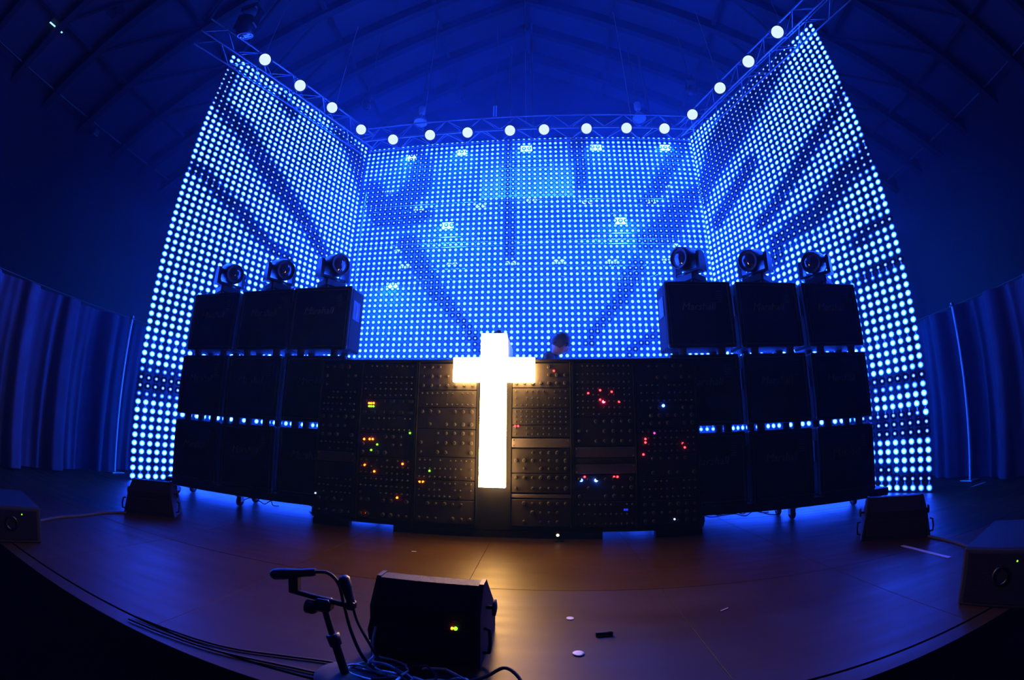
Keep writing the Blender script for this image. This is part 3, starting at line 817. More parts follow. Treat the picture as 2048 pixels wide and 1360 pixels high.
IND = {'o': ((1, .10, .005), 14), 'g': ((.25, 1, .03), 2.5), 'r': ((1, .03, .04), 7), 'R': ((1, .02, .05), 45), 'b': ((.02, .08, 1), 40), 'B': ((.03, .12, 1), 110), 'm': ((.8, .05, .5), 2.5), 'w': ((.5, .6, 1), 1.5), 'd': ((.01, .04, 1), 1.2)}
IM = {k: emit('indicator_' + {'o': 'orange', 'g': 'green', 'r': 'red', 'R': 'bright_red', 'b': 'blue', 'B': 'bright_blue', 'm': 'magenta', 'w': 'white', 'd': 'dim_blue'}[k], c, s_) for k, (c, s_) in IND.items()}
leds = [(-11.43,9.75,'o'),(-11.25,9.75,'o'),(-11.03,9.76,'o'),(-11.41,9.5,'g'),(-11.23,9.5,'g'),(-11.03,9.5,'g'),(-11.68,6.8,'o'),(-11.2,6.82,'o'),(-10.93,6.83,'o'),(-10.52,6.41,'g'),(-11.02,5.94,'g'),(-7.77,7.42,'g'),(-11.52,4.71,'o'),(-10.67,4.24,'o'),(-8.29,4.95,'o'),(-6.84,3.61,'o'),(-6.55,3.62,'o'),(-6.05,4.5,'g'),(-8.65,2.26,'o'),(-11.24,0.84,'o'),(3.71,12.46,'r'),(6.38,10.67,'r'),(7.32,10.9,'r'),(8.22,10.77,'r'),(7.57,10.0,'R'),(7.3,10.16,'r'),(8.78,9.99,'r'),(0.66,8.12,'r'),(0.9,8.12,'r'),(5.75,4.0,'b'),(6.88,3.99,'B'),(6.01,4.26,'r'),(8.26,4.24,'r'),(8.52,4.24,'r'),(12.27,9.63,'b'),(10.75,7.08,'r'),(10.74,6.81,'r'),(10.56,5.9,'r'),(13.69,6.67,'r'),(13.84,6.36,'r'),(11.47,7.52,'m'),(9.22,1.74,'d'),(9.05,1.74,'d'),(-15.9,2.1,'w'),(12.9,.9,'w')]
leds = [(x, z + .5, c) for x, z, c in leds]
racks = [(-16.0, -12.35, 'outermost rack left of the cross'), (-12.25, -7.4, 'middle rack left of the cross, with most of the orange lights'), (-7.3, -2.3, 'rack directly left of the cross'),
         (.3, 5.05, 'rack directly right of the cross, with two pale strips'), (5.15, 10.05, 'middle rack right of the cross, with red and blue lights'), (10.15, 15.0, 'outermost rack right of the cross')]
# module rows (z0, z1, kind): b blank strip, k knobs, j jacks grid, l light strip, t strip with lettering
LAY = {0: [(.95, 2.6, 'k'), (2.6, 4.2, 'j'), (4.2, 5.3, 'b'), (5.36, 6.18, 'l'), (6.2, 7.2, 'j'), (7.2, 9.4, 'k'), (9.4, 11.4, 'j'), (11.4, 13.6, 'k')],
       1: [(.95, 2.8, 'k'), (2.8, 4.4, 'j'), (4.4, 5.9, 'j'), (5.9, 7.9, 'k'), (7.9, 9.3, 'j'), (9.3, 10.7, 's'), (10.7, 12.2, 'j'), (12.2, 13.6, 'j')],
       2: [(.95, 2.8, 'k'), (2.8, 4.3, 'j'), (4.3, 6.1, 'j'), (6.1, 8.3, 'k'), (8.3, 10.0, 'k'), (10.0, 11.4, 'j'), (11.4, 13.6, 'k')],
       3: [(.95, 3.05, 'k'), (3.1, 3.43, 't2'), (3.5, 5.0, 'k'), (5.0, 6.9, 'k'), (6.95, 7.69, 'l'), (7.75, 8.7, 'j'), (8.7, 10.0, 'J'), (10.0, 11.6, 'j'), (11.6, 13.6, 'k')],
       4: [(.95, 2.9, 'j'), (2.9, 4.9, 'k'), (4.95, 5.74, 'l'), (5.76, 6.16, 't'), (6.2, 7.03, 'l'), (7.1, 9.3, 'k'), (9.3, 11.8, 'j'), (11.8, 13.6, 'j')],
       5: [(.95, 2.9, 'k'), (2.9, 4.6, 'j'), (4.6, 6.4, 'k'), (6.4, 8.4, 'j'), (8.4, 10.3, 'k'), (10.3, 12, 'j'), (12, 13.6, 'k')]}
def knob(mb, x, y, z, r): mb.lathe([(r, 0), (r * .92, .16), (r * .6, .18)], 8, Matrix.Translation((x, y, z)) @ Matrix.Rotation(PI / 2, 4, 'X'))
for ri, (x0, x1, lb) in enumerate(racks):
    R = thing('synthesiser_rack', 'black modular synthesiser %s' % lb, 'synthesiser', ((x0 + x1) / 2, BY0 + .3, 0), group='synthesiser racks in the booth front')
    hx = (x1 - x0) / 2; cx = (x0 + x1) / 2
    q = MB(); q.cbox(-hx - .04, -hx + .1, -.3, 0, .85, 13.68, .03); q.build('side_rail', M_black, R)
    q = MB(); q.cbox(hx - .1, hx + .04, -.3, 0, .85, 13.68, .03); q.build('side_rail', M_black, R)
    for z0, z1, kd in LAY[ri]:
        w = hx - .12
        q = MB(); q.cbox(-w, w, -.22 - (.05 if kd in 'lt' else 0), -.02, z0 + .03, z1 - .03, .03)
        P = q.build('module', M_panel_l if kd in ('l', 't2') else M_panel, R)
        q = MB(); cnt = 0
        if kd == 'k':
            nr = max(1, int((z1 - z0) / .62)); ncol = int(2 * w / .62)
            for a in range(nr):
                for c in range(ncol):
                    if rnd.random() < .25: continue
                    knob(q, -w + .35 + c * (2 * w - .7) / max(1, ncol - 1), -.22, z0 + .38 + a * (z1 - z0 - .7) / max(1, nr - 1), rnd.choice((.11, .14, .17))); cnt += 1
            if cnt: q.build('knobs', M_knob, P, kind='stuff')
        elif kd in 'jJs':
            st = .28 if kd == 'J' else .36
            nr = 3 if kd == 'J' else max(2, int((z1 - z0) / .5)); ncol = int(2 * w / (.42 if kd != 's' else .7))
            for a in range(nr):
                for c in range(ncol):
                    if kd == 'j' and rnd.random() < .15: continue
                    xx = -w + .3 + c * (2 * w - .6) / max(1, ncol - 1); zz = z0 + .25 + a * (z1 - z0 - .5) / max(1, nr - 1)
                    if kd == 's': q.cbox(xx - .2, xx + .2, -.3, -.22, zz - .1, zz + .1, .02)
                    else: knob(q, xx, -.22, zz, .07)
            q.build('buttons' if kd == 's' else 'jacks', M_jack if kd != 's' else M_knob, P, kind='stuff')
        elif kd == 'l':
            for sx in (-1, 1):
                for zz in (z0 + .15, z1 - .15): knob(q, sx * (w - .15), -.28, zz, .05)
            q.build('screws', M_jack, P, kind='stuff')
    for x, z, c in leds:
        if x0 <= x < x1:
            r = .085 if c not in 'RBb' else .12
            q = MB(); q.lathe([(r, 0), (r * .8, .09), (r * .3, .13)], 10, Matrix.Translation((x - cx, -.24, z)) @ Matrix.Rotation(PI / 2, 4, 'X'))
            q.build('indicator_light', IM[c], R)
me = text_mesh('OUT CONTROL', .36, .02, 0); me.materials.append(M_knob)
rk4 = [o for o in COL.objects if o.get('label', '').startswith('black modular synthesiser middle rack right')][0]
obj('lettering', me, rk4, (-.1, -.3, 5.96), (PI / 2, 0, 0))

# cross
T = thing('light_cross', 'tall glowing white cross standing out from the booth front', 'light', (0, 0, 0))
yF = BY0 - .8
cxp = [(-2.02, -.02)]
q = MB()
outline = [(-1.98, 3.98), (.02, 3.98), (0.0, 12.0), (2.22, 12.0), (2.22, 13.9), (0.0, 13.9), (0.0, 15.85), (-2.02, 15.85), (-2.02, 13.9), (-4.2, 13.9), (-4.2, 12.0), (-1.99, 12.0)]
n = len(outline)
q.add([(x, yF, z) for x, z in outline], [(11, 0, 1, 2), (9, 10, 11, 2, 3, 4, 5, 8), (8, 5, 6, 7)])
q.build('light_face', M_cross, T)
q = MB()
vs = [(x, yF + .02, z) for x, z in outline] + [(x, BY0 - .22, z) for x, z in outline]
q.add(vs, [(i, i + n, (i + 1) % n + n, (i + 1) % n) for i in range(n)])
q.build('bloom_edge', M_cross_side, T)
q = MB(); q.box(-1.95, -.05, BY0 - .2, BY0 + .28, 4.1, 13.6); q.build('mounting_spine', M_black, T)
q = MB(); q.cbox(-2.02, 0.0, BY0 + .1, BY0 + 5.6, 13.93, 15.84, .03); q.build('rear_box', M_white, T, label='white painted box behind the cross top')
# small lamp on the floor before the booth
T = thing('floor_lamp', 'tiny lit lamp at the foot of the booth right of the cross', 'lamp', (4.05, -34.0, 0))
q = MB(); q.cbox(-.35, .35, -.2, .2, 0, .12, .03); q.tube((0, 0, .1), (-.1, 0, .45), .06, 6); q.build('stand', M_black, T)
q = MB(); q.lathe([(.12, -.2), (.2, 0), (.2, .15)], 10, Matrix.Translation((-.1, -.05, .55)) @ Matrix.Rotation(PI / 2 + .3, 4, 'X')); q.build('head', M_black, T)
q = MB(); q.lathe([(.14, .14), (.05, .19)], 10, Matrix.Translation((-.1, -.05, .55)) @ Matrix.Rotation(PI / 2 + .3, 4, 'X')); q.build('bulb', emit('small_bulb', (1, .75, .45), 2.5), T)

# ================================================================== PEOPLE
def skin_mesh(name, joints, bones, mt, parent, sub=2):
    me = bpy.data.meshes.new(name)
    names = list(joints)
    me.from_pydata([Vector(joints[k][:3]) * U for k in names], [(names.index(a), names.index(b_)) for a, b_ in bones], [])
    o = bpy.data.objects.new(name, me); COL.objects.link(o)
    md = o.modifiers.new('skin', 'SKIN'); md.use_smooth_shade = True
    if not me.skin_vertices: me.skin_vertices.new()
    for i, k in enumerate(names):
        r = joints[k][3] * U; rr2 = joints[k][4] * U if len(joints[k]) > 4 else r
        me.skin_vertices[0].data[i].radius = (r, rr2)
        me.skin_vertices[0].data[i].use_root = (i == 0)
    s2 = o.modifiers.new('sub', 'SUBSURF'); s2.levels = sub; s2.render_levels = sub
    dg = bpy.context.evaluated_depsgraph_get()
    m2 = bpy.data.meshes.new_from_object(o.evaluated_get(dg)); m2.name = name
    bpy.data.objects.remove(o); m2.materials.clear(); m2.materials.append(mt)
    for p_ in m2.polygons: p_.use_smooth = True
    r = bpy.data.objects.new(name, m2); COL.objects.link(r); r.parent = parent
    return r
def person(loc, rz, lb, shirt, lean=.5):
    T = thing('person', lb, 'person', loc, rz)
    L = lean
    # local: facing -y, feet at z 0, about 1.8 m = 14.8 units
    J = {'pelvis': (0, 0, 7.6, 1.1, .8), 'waist': (0, -.1 * L, 8.9, .95, .72), 'chest': (0, -1.1 * L, 10.7, 1.2, .85), 'neckb': (0, -2.0 * L, 12.1, .62, .55),
         'shL': (1.25, -1.7 * L, 11.75, .55), 'shR': (-1.25, -1.7 * L, 11.75, .55),
         'elL': (1.9, -2.2, 9.9, .38), 'elR': (-1.9, -2.2, 9.9, .38), 'wrL': (1.2, -3.7, 9.6, .28), 'wrR': (-1.2, -3.7, 9.6, .28),
         'hipL': (.62, 0, 7.1, .75), 'hipR': (-.62, 0, 7.1, .75), 'knL': (.75, -.25, 4.0, .5), 'knR': (-.75, -.25, 4.0, .5), 'anL': (.8, .1, .8, .34), 'anR': (-.8, .1, .8, .34),
         'toL': (.9, -1.2, .34, .3), 'toR': (-.9, -1.2, .34, .3)}
    B = [('pelvis', 'waist'), ('waist', 'chest'), ('chest', 'neckb'), ('chest', 'shL'), ('chest', 'shR'), ('shL', 'elL'), ('elL', 'wrL'), ('shR', 'elR'), ('elR', 'wrR'),
         ('pelvis', 'hipL'), ('pelvis', 'hipR'), ('hipL', 'knL'), ('knL', 'anL'), ('anL', 'toL'), ('hipR', 'knR'), ('knR', 'anR'), ('anR', 'toR')]
    skin_mesh('clothed_body', J, B, shirt, T)
    # head and neck: one surface
    hy, hz = -2.0 * L - .5, 13.05
    pitch = .55
    C = Matrix.Translation((0, hy, hz)) @ Matrix.Rotation(pitch, 4, 'X') @ Matrix.Scale(1.16, 4)
    q = MB(); vs = []; fs = []; nu, nv = 20, 14
    for j in range(nv + 1):
        t = PI * j / nv
        for i in range(nu):
            p = 2 * PI * i / nu
            x = .62 * math.sin(t) * math.cos(p); y = .78 * math.sin(t) * math.sin(p); z = .98 * math.cos(t)
            if z < 0: x *= 1 + .28 * z; y = y * (1 + .12 * z) - .10 * (-z)
            if y < -.5:
                if abs(x) < .16 and -.25 < z < .12: y -= .20 * (1 - abs(x) / .16)          # nose
                if abs(abs(x) - .25) < .14 and .0 < z < .28: y += .08                       # eye sockets
                if abs(x) < .28 and -.5 < z < -.34: y -= .05                                # lips
            vs.append(C @ Vector((x, y, z)))
    for j in range(nv):
        for i in range(nu): fs.append((j*nu + i, (j+1)*nu + i, (j+1)*nu + (i+1) % nu, j*nu + (i+1) % nu))
    q.add(vs, fs, 0, True)
    q.path([(0, -2.0 * L + .05, 12.0), (0, -2.0 * L - .1, 12.5), (0, hy + .15, 13.0)], [.46, .42, .42], 12)
    for sx in (-1, 1):
        q.lathe([(.05, -.08), (.2, -.05), (.24, .04), (.1, .08)], 8, C @ Matrix.Translation((sx * .63, .06, -.05)) @ Matrix.Rotation(PI / 2, 4, 'Y') @ Matrix.Diagonal((1.1, .8, 1, 1)))
    hd = q.build('head', M_skin, T)
    for sx in (-1, 1):
        q = MB(); q.lathe([(.02, -.06), (.07, -.03), (.07, .03), (.02, .06)], 8, C @ Matrix.Translation((sx * .25, -.66, .14)) @ Matrix.Rotation(PI / 2, 4, 'X')); q.build('eye', M_lens, hd)
    # hair: shaggy cap of tufts
    q = MB(); vs = []; fs = []; nv2 = 9
    r_ = random.Random(4)
    for j in range(nv2 + 1):
        t = PI * .60 * j / nv2
        for i in range(24):
            p = 2 * PI * i / 24
            k = 1.14 + r_.uniform(-.03, .07)
            front = math.sin(p) < -.55
            tt = t * (.72 if front else 1.0)
            vs.append(C @ Vector((.66 * k * math.sin(tt) * math.cos(p), .80 * k * math.sin(tt) * math.sin(p) + .02, 1.0 * k * math.cos(tt) + .02)))
    for j in range(nv2):
        for i in range(24): fs.append((j*24 + i, (j+1)*24 + i, (j+1)*24 + (i+1) % 24, j*24 + (i+1) % 24))
    q.add(vs, fs, 0, True)
    for i in range(46):
        p = r_.uniform(0, 2 * PI); t = r_.uniform(.3, 1.75) * (.75 if math.sin(p) < -.5 else 1)
        d = Vector((.70 * math.sin(t) * math.cos(p), .84 * math.sin(t) * math.sin(p), 1.04 * math.cos(t)))
        a = C @ d; b_ = C @ (d * 1.16 + Vector((r_.uniform(-.12, .12), r_.uniform(-.12, .12), -.12)))
        q.tube(a, b_, .13, 5, .03)
    q.build('hair', M_hair, hd)
    # hands with five fingers
    for sx in (-1, 1):
        wz = Vector((sx * 1.2, -3.7, 9.6))
        J = {'w': (wz.x, wz.y, wz.z, .24, .2), 'p': (wz.x - sx * .05, wz.y - .55, wz.z - .05, .34, .16)}
        B = [('w', 'p')]
        for k, (ox, ln) in enumerate(((-.3, .55), (-.1, .66), (.1, .62), (.28, .48))):
            J['a%d' % k] = (wz.x + sx * ox, wz.y - .85, wz.z - .05, .085); J['b%d' % k] = (wz.x + sx * ox, wz.y - .85 - ln * .55, wz.z - .12, .078); J['c%d' % k] = (wz.x + sx * ox, wz.y - .85 - ln, wz.z - .3, .06)
            B += [('p', 'a%d' % k), ('a%d' % k, 'b%d' % k), ('b%d' % k, 'c%d' % k)]
        J['t1'] = (wz.x - sx * .42, wz.y - .45, wz.z - .1, .09); J['t2'] = (wz.x - sx * .58, wz.y - .8, wz.z - .2, .07)
        B += [('w', 't1'), ('t1', 't2')]
        skin_mesh('hand', J, B, M_skin, T, 1)
    return T
person((2.2, -22.8, 4.2), 1.25, 'person in a dark top behind the booth right of the cross, looking down', M_shirt, 1.0)
person((-1.9, -22.9, 4.2), .1, 'person mostly hidden behind the cross, only hair and a shoulder showing', M_shirt2, .55)

# ================================================================== STAGE MONITORS
def wedge(loc, rz, lb, w=3.9, h=2.6, d=3.4, tp=.0):
    """performer side is local +y, rear faces -y"""
    T = thing('floor_monitor', lb, 'speaker', loc, rz, 'wedge floor monitors')
    prof = [(0, 0), (0, h * .68), (.55, h), (1.15, h), (d, h * .32), (d, 0)]
    q = MB(); q.prism(prof, -w/2 + .14, w/2 - .14, taper=tp); q.build('cabinet', M_tolex, T)
    for sx in (-1, 1):
        a, b_ = sorted((sx * w/2, sx * (w/2 - .16)))
        q = MB(); q.prism([(y * 1.0 + (0.04 if y else -.04), z + (.04 if z else 0)) for y, z in prof], a, b_, taper=tp); q.build('end_cheek', M_black, T)
        q = MB(); x0 = sx * (w/2)
        q.path([(x0 + sx * .02, .5, .35), (x0 + sx * .22, .45, .4), (x0 + sx * .26, .45, .75), (x0 + sx * .22, .6, 1.15), (x0 + sx * .02, .65, 1.2)], .07, 6); q.build('side_handle', M_black, T)
        q = MB(); q.lathe([(.07, 0), (.07, .22), (.3, .24), (.3, .34), (.1, .38)], 12, Matrix.Translation((x0 * (1 - tp * 1.75), 1.2, 1.75)) @ Matrix.Rotation(sx * PI / 2, 4, 'Y')); q.build('knob', M_black, T)
    sl = math.atan2(h * .68, d - 1.15)
    G = Matrix.Translation((0, (d + 1.15) / 2, h * .66)) @ Matrix.Rotation(-sl, 4, 'X')
    q = MB(); q.cbox((-w/2) * (1 - tp * h) + .25, (w/2) * (1 - tp * h) - .25, -(d - 1.4) * .58, (d - 1.4) * .58, 0, .1, .04, R=G); q.build('grille', M_grille, T)
    q = MB(); q.cbox(-w/2 + .35, w/2 - .35, -.03, .04, .25, h * .5, .03); q.build('jack_plate', M_black, T)
    return T
wm = wedge((-.93, -52.35, 0), -.02, 'large black wedge monitor near the front of the stage beside the microphone stand', 3.85, 2.75, 3.5)
q = MB(); q.lathe([(.07, 0), (.05, .06)], 8, Matrix.Translation((1.1, -.04, 1.42)) @ Matrix.Rotation(PI / 2, 4, 'X')); q.build('indicator_light', IM['g'], wm)
q = MB(); q.lathe([(.05, 0), (.04, .05)], 8, Matrix.Translation((.98, -.04, 1.42)) @ Matrix.Rotation(PI / 2, 4, 'X')); q.build('indicator_light', IM['o'], wm)
wedge((-27.4, -40.6, 0), .62, 'small black wedge monitor in front of the left speaker bank', 4.3, 2.75, 3.1, .09)
wedge((26.3, -41.7, 0), -.62, 'small black wedge monitor in front of the right speaker bank', 4.9, 2.85, 3.1, .07)
M_glint = mat('horn_rim', (.02, .018, .018), .3, 1.0)
def side_fill(loc, rz, lb, w, d, h):
    T = thing('side_fill_speaker', lb, 'speaker', loc, rz, 'large low speakers at the stage edges')
    q = MB(); q.cbox(-w/2, w/2, 0, d, 0, h, .1); q.build('cabinet', M_tolex, T)
    q = MB(); q.cbox(-w/2 + .25, w/2 - .25, -.08, .02, .2, h - .2, .03); q.build('grille', M_grille, T)
    q = MB(); q.lathe([(.4, 0), (.42, .08), (.3, .06), (.26, -.04)], 16, Matrix.Translation((0, -.06, h * .55)) @ Matrix.Rotation(PI / 2, 4, 'X')); q.build('horn_ring', M_glint, T)
    q = MB(); q.lathe([(.04, 0), (.03, .05)], 8, Matrix.Translation((.7, -.08, h * .8)) @ Matrix.Rotation(PI / 2, 4, 'X')); q.build('indicator_light', IM['g'], T)
    for sx in (-1, 1):
        q = MB(); q.path([(sx * w/2, d * .3, h * .6), (sx * (w/2 + .2), d * .32, h * .6), (sx * (w/2 + .2), d * .6, h * .6), (sx * w/2, d * .62, h * .6)], .09, 6); q.build('handle', M_black, T)
    return T
side_fill((-23.9, -54.55, 0), PI / 2 * 0 + 1.35, 'large black speaker cut off at the left edge of the stage', 3.9, 5.2, 2.05)
side_fill((20.6, -54.8, 0), -1.2, 'large black speaker at the right edge of the stage', 3.9, 5.2, 2.5)

# ================================================================== MICROPHONE STAND
def at_y(px, py, y): return None
T = thing('microphone_stand', 'black boom microphone stand beside the front wedge monitor', 'microphone stand', (-3.0, -54.15, 0))
bx, by = -3.0, -54.15
q = MB(); q.lathe([(1.0, 0), (1.0, .12), (.5, .2), (.16, .24)], 24); q.build('round_base', M_rubber, T)
q = MB(); q.tube((0, 0, .2), (-.35, .06, 1.3), .14, 10); q.tube((-.35, .06, 1.25), (-.70, .12, 2.35), .11, 10); q.build('pole', M_black, T)
q = MB(); q.lathe([(.1, -.2), (.2, -.18), (.22, .18), (.1, .2)], 12, Matrix.Translation((-.35, .06, 1.3)) @ Matrix.Rotation(-.31, 4, 'Y')); q.build('clutch', M_plastic, T)
q = MB(); q.cbox(-.95, -.42, -.1, .34, 2.2, 2.62, .08); q.lathe([(.16, 0), (.22, .1), (.22, .35), (.1, .4)], 10, Matrix.Translation((-.9, 0, 2.3)) @ Matrix.Rotation(-PI / 2, 4, 'Y')); q.build('boom_joint', M_plastic, T)
q = MB(); q.tube((-1.75, .12, 2.66), (.15, .12, 2.50), .09, 8); q.build('boom_arm', M_black, T)
# microphones (things held by the stand)
def mic(a, b_, lb, r=.2):
    a = Vector(a); b_ = Vector(b_)
    T = thing('microphone', lb, 'microphone', a, group='microphones on the boom stand')
    d = b_ - a; L = d.length; Q = d.to_track_quat('Z', 'Y').to_matrix().to_4x4()
    q = MB(); q.lathe([(.1, 0), (.13, .1), (.13, L * .3), (r, L * .62)], 14, Q); q.build('body', M_plastic, T)
    q = MB(); q.lathe([(r, L * .60), (r * 1.1, L * .64), (r * 1.1, L * .92), (r * .7, L), (.03, L * 1.02)], 14, Q); q.build('grille_head', mat('mic_grille_' + lb[:5], (.03, .03, .032), .4, .6, 0, 8, .2), T)
mic((-3.98, -54, 3.42), (-5.65, -54, 3.08), 'long black microphone lying level on the left end of the boom', .17)
q = MB(); q.cbox(-1.95, -1.6, .0, .3, 2.6, 3.2, .05); q.build('clip', M_plastic, T)
mic((-2.72, -54, 2.42), (-3.05, -54, 3.42), 'short microphone tilted upright at the right end of the boom', .17)
q = MB(); q.cbox(.08, .36, .0, .3, 2.38, 2.66, .05); q.build('clip', M_plastic, T)
def spline(pts, n=10):
    P = [Vector(p) for p in pts]; P = [P[0]] + P + [P[-1]]; out = []
    for i in range(1, len(P) - 2):
        for k in range(n):
            t = k / n; a, b_, c, d = P[i-1], P[i], P[i+1], P[i+2]
            out.append(.5 * ((2*b_) + (c - a) * t + (2*a - 5*b_ + 4*c - d) * t*t + (3*b_ - a - 3*c + d) * t**3))
    out.append(P[-2]); return out
def cable(pts, lb, r=.06, mt=None, group=None, name='cable'):
    q = MB(); q.path(spline(pts, 12), r * .85, 6); o = q.build(name, mt or M_rubber)
    return tag(o, lb, 'cable', group)
cable([(-4.0, -54, 3.42), (-3.55, -54, 3.44), (-3.2, -54, 3.15), (-3.02, -54.0, 2.5), (-2.85, -53.9, 1.6), (-2.6, -53.7, .7), (-2.35, -53.3, .08), (-1.8, -53.2, .07)], 'black cable arching from the level microphone down to the floor', .065, group='microphone cables')
cable([(-2.72, -54, 2.45), (-2.6, -53.9, 1.9), (-2.35, -53.7, 1.2), (-2.15, -53.4, .5), (-1.9, -53.2, .1), (-1.2, -53.4, .07)], 'black cable dropping from the short microphone to the floor', .055, group='microphone cables')
cable([(-2.55, -52.6, 1.25), (-2.6, -52.75, .8), (-2.5, -53.0, .25), (-2.35, -53.3, .1), (-1.6, -53.6, .1)], 'pale cable falling from the left side of the front wedge monitor', .05, M_cable_w)
rt = random.Random(21)
TG = 'loose cables heaped at the foot of the microphone stand'
for k in range(9):
    cx0, cy0 = rt.uniform(-2.3, .4), rt.uniform(-54.3, -53.4); ra, rb = rt.uniform(.5, 1.2), rt.uniform(.3, .65); n = 16
    a0 = rt.uniform(0, 6.3); pts = []
    for i in range(n):
        a = a0 + i / n * rt.uniform(5, 6)
        pts.append((cx0 + ra * math.cos(a), cy0 + rb * math.sin(a), .08 + .06 * (k % 4) + .22 * max(0, math.sin(a * 1.5 + k))))
    cable(pts, 'loosely coiled cable in the heap behind the microphone stand foot', rt.choice((.045, .055)), M_cable_w if k % 3 else M_rubber, TG)
cable([(.5, -53.6, .06), (1.3, -53.4, .3), (1.9, -53.3, .6), (2.4, -53.6, .35), (2.5, -54.2, .07), (1.6, -54.4, .06), (.9, -53.9, .2), (.2, -53.3, .07), (-.6, -53.0, .06)], 'black cable standing in a loop right of the heaped cables', .07)
cable([(.9, -53.9, .1), (1.4, -53.7, .3), (1.9, -53.8, .3), (2.1, -54.2, .06)], 'short pale cable curl inside the black cable loop', .05, M_cable_w)
cable([(-12, -54.6, .06), (-8, -54.3, .06), (-5.5, -53.7, .06), (-3.8, -53.4, .06), (-2.0, -53.5, .06), (.5, -53.2, .06)], 'upper of two thin black cables crossing the floor to the microphone stand', .05)
cable([(-12, -55.0, .06), (-8, -54.7, .06), (-5.5, -54.35, .06), (-3.8, -54.25, .06), (-2.0, -54.3, .06)], 'lower of two thin black cables crossing the floor to the microphone stand', .05)
cable([(-28.9, -41.8, .08), (-29.5, -43.5, .07), (-29.2, -46, .07), (-29.0, -48.5, .07), (-27.5, -51.5, .07), (-24.6, -52.6, .07)], 'dark cable running from the left small wedge to the left edge speaker', .14)
cable([(28.2, -43.0, .1), (28.0, -45.5, .08), (27.0, -48.5, .08), (25.0, -50.8, .08), (22.6, -52.0, .08)], 'cable running from the right small wedge to the right edge speaker', .12)
for k, (x0, x1, y, lb) in enumerate(((16, 25, -27.3, 'thin cable lying under the right speaker bank dolly'), (17.5, 24.5, -26.2, 'looped thin cable behind the right speaker bank dolly'), (-27.5, -23, -28.2, 'thin cable lying under the left speaker bank dolly'))):
    pts = [(x0 + (x1 - x0) * i / 8, y + rt.uniform(-.5, .5), .07 + (.35 * math.sin(i * 1.3) ** 2 if i % 8 else 0)) for i in range(9)]
    cable(pts, lb, .06)
cable([(-16.5, -31, .9), (-16.8, -30.6, .5), (-17.6, -30.2, .2), (-18.4, -29.6, .07), (-19, -29, .07)], 'cable end hanging between the booth and the left dolly', .07)

# floor litter
def strip(x, y, w, h, rz, name, lb, mt, t=.02, cat='tape'):
    q = MB(); q.cbox(-w/2, w/2, -h/2, h/2, .012, .012 + t, min(t, .01) * .4); o = q.build(name, mt)
    o.location = Vector((x, y, 0)) * U; o.rotation_euler = (0, 0, rz); return tag(o, lb, cat)
q = MB(); q.tube((-.3, 0, .09), (.2, 0, .09), .08, 8); q.tube((.2, 0, .09), (.38, 0, .09), .09, 8)
o = q.build('marker_pen', M_black); o.location = Vector((5.35, -49.6, 0)) * U; o.rotation_euler = (0, 0, .15); tag(o, 'small dark marker pen lying on the open floor right of the front monitor', 'pen')
q = MB(); q.lathe([(.16, 0.01), (.16, .03)], 14); o = q.build('plectrum', M_tape); o.location = Vector((4.15, -47.9, 0)) * U; tag(o, 'small pale round scrap on the floor behind the marker pen', 'scrap')
q = MB(); q.lathe([(.2, .01), (.22, .03), (.12, .03)], 14); o = q.build('plectrum', M_tape); o.location = Vector((4.3, -51.1, 0)) * U; tag(o, 'small pale round scrap on the floor in front of the marker pen', 'scrap')
strip(25.4, -45.4, 4.4, .3, 1.53, 'floor_strip', 'pale strip on the floor in front of the right small wedge', M_tape)  # plain pale strip laid flat on the floor
strip(11.0, -47.8, .5, .06, .5, 'floor_strip', 'tiny tape scrap on the dark floor right of the pen', M_tape)
strip(-5.6, -38.5, .3, .1, 0, 'floor_strip', 'tiny pale scrap on the floor left of the lit area', M_tape)
strip(49.5, -31.2, 3.0, .3, .1, 'floor_strip', 'pale tape strip beside the foot of the right light screen', M_tape)

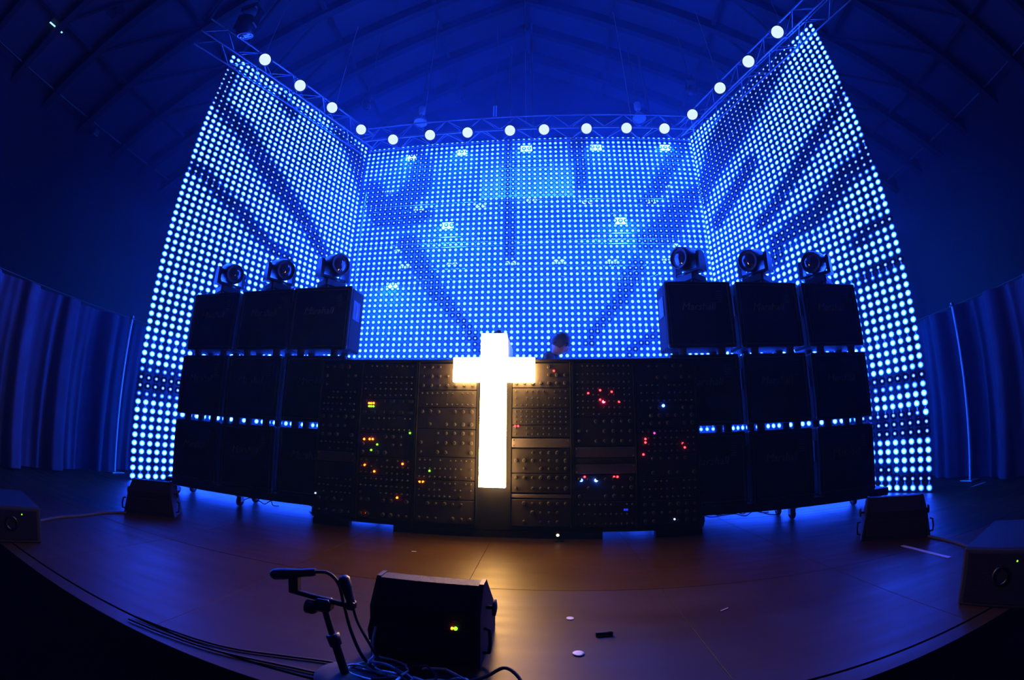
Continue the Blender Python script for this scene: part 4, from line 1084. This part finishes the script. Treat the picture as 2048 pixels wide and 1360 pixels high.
# ================================================================== HAZE
q = MB(); q.box(-94.5, 94.5, -96.5, 27.8, -11.5, 113)
hz = q.build('haze', M_black)
tag(hz, 'thin blue-tinted stage haze filling the hall', 'haze', kind='stuff')
mh = bpy.data.materials.new('haze'); mh.use_nodes = True
nt = mh.node_tree; nt.nodes.clear()
o_ = nt.nodes.new('ShaderNodeOutputMaterial'); v_ = nt.nodes.new('ShaderNodeVolumeScatter')
v_.inputs['Color'].default_value = (.16, .45, 1, 1); v_.inputs['Anisotropy'].default_value = 0.0  # blue of the light also put into the haze colour
# the haze hangs over the stage, thickest behind the rear screen, and thins out over the pit and towards the side walls
geo = nt.nodes.new('ShaderNodeNewGeometry'); sp = nt.nodes.new('ShaderNodeSeparateXYZ'); nt.links.new(geo.outputs['Position'], sp.inputs[0])
def mrange(src, a, b_, c, d):
    m = nt.nodes.new('ShaderNodeMapRange'); m.interpolation_type = 'SMOOTHSTEP'
    for k, v in zip(('From Min', 'From Max', 'To Min', 'To Max'), (a, b_, c, d)): m.inputs[k].default_value = v
    nt.links.new(src, m.inputs[0]); return m.outputs[0]
def mth(op, a, b_):
    m = nt.nodes.new('ShaderNodeMath'); m.operation = op
    for i, v in enumerate((a, b_)):
        if isinstance(v, float): m.inputs[i].default_value = v
        elif v is not None: nt.links.new(v, m.inputs[i])
    return m.outputs[0]
dy = mrange(sp.outputs[1], -46 * U, -26 * U, .12, 1.0)
db = mrange(sp.outputs[1], -6 * U, 6 * U, 0.0, 3.2)
ax = mth('ABSOLUTE', sp.outputs[0], None)
dx = mrange(ax, 50 * U, 82 * U, 1.0, .03)
dz = mrange(sp.outputs[2], 58 * U, 84 * U, 1.0, .5)
den = mth('MULTIPLY', mth('MULTIPLY', mth('MULTIPLY', mth('ADD', dy, db), dx), dz), HAZE)
nt.links.new(den, v_.inputs['Density'])
nt.links.new(v_.outputs[0], o_.inputs['Volume'])
hz.data.materials.clear(); hz.data.materials.append(mh)
hz.display_type = 'WIRE'
print('objects', len(bpy.data.objects))
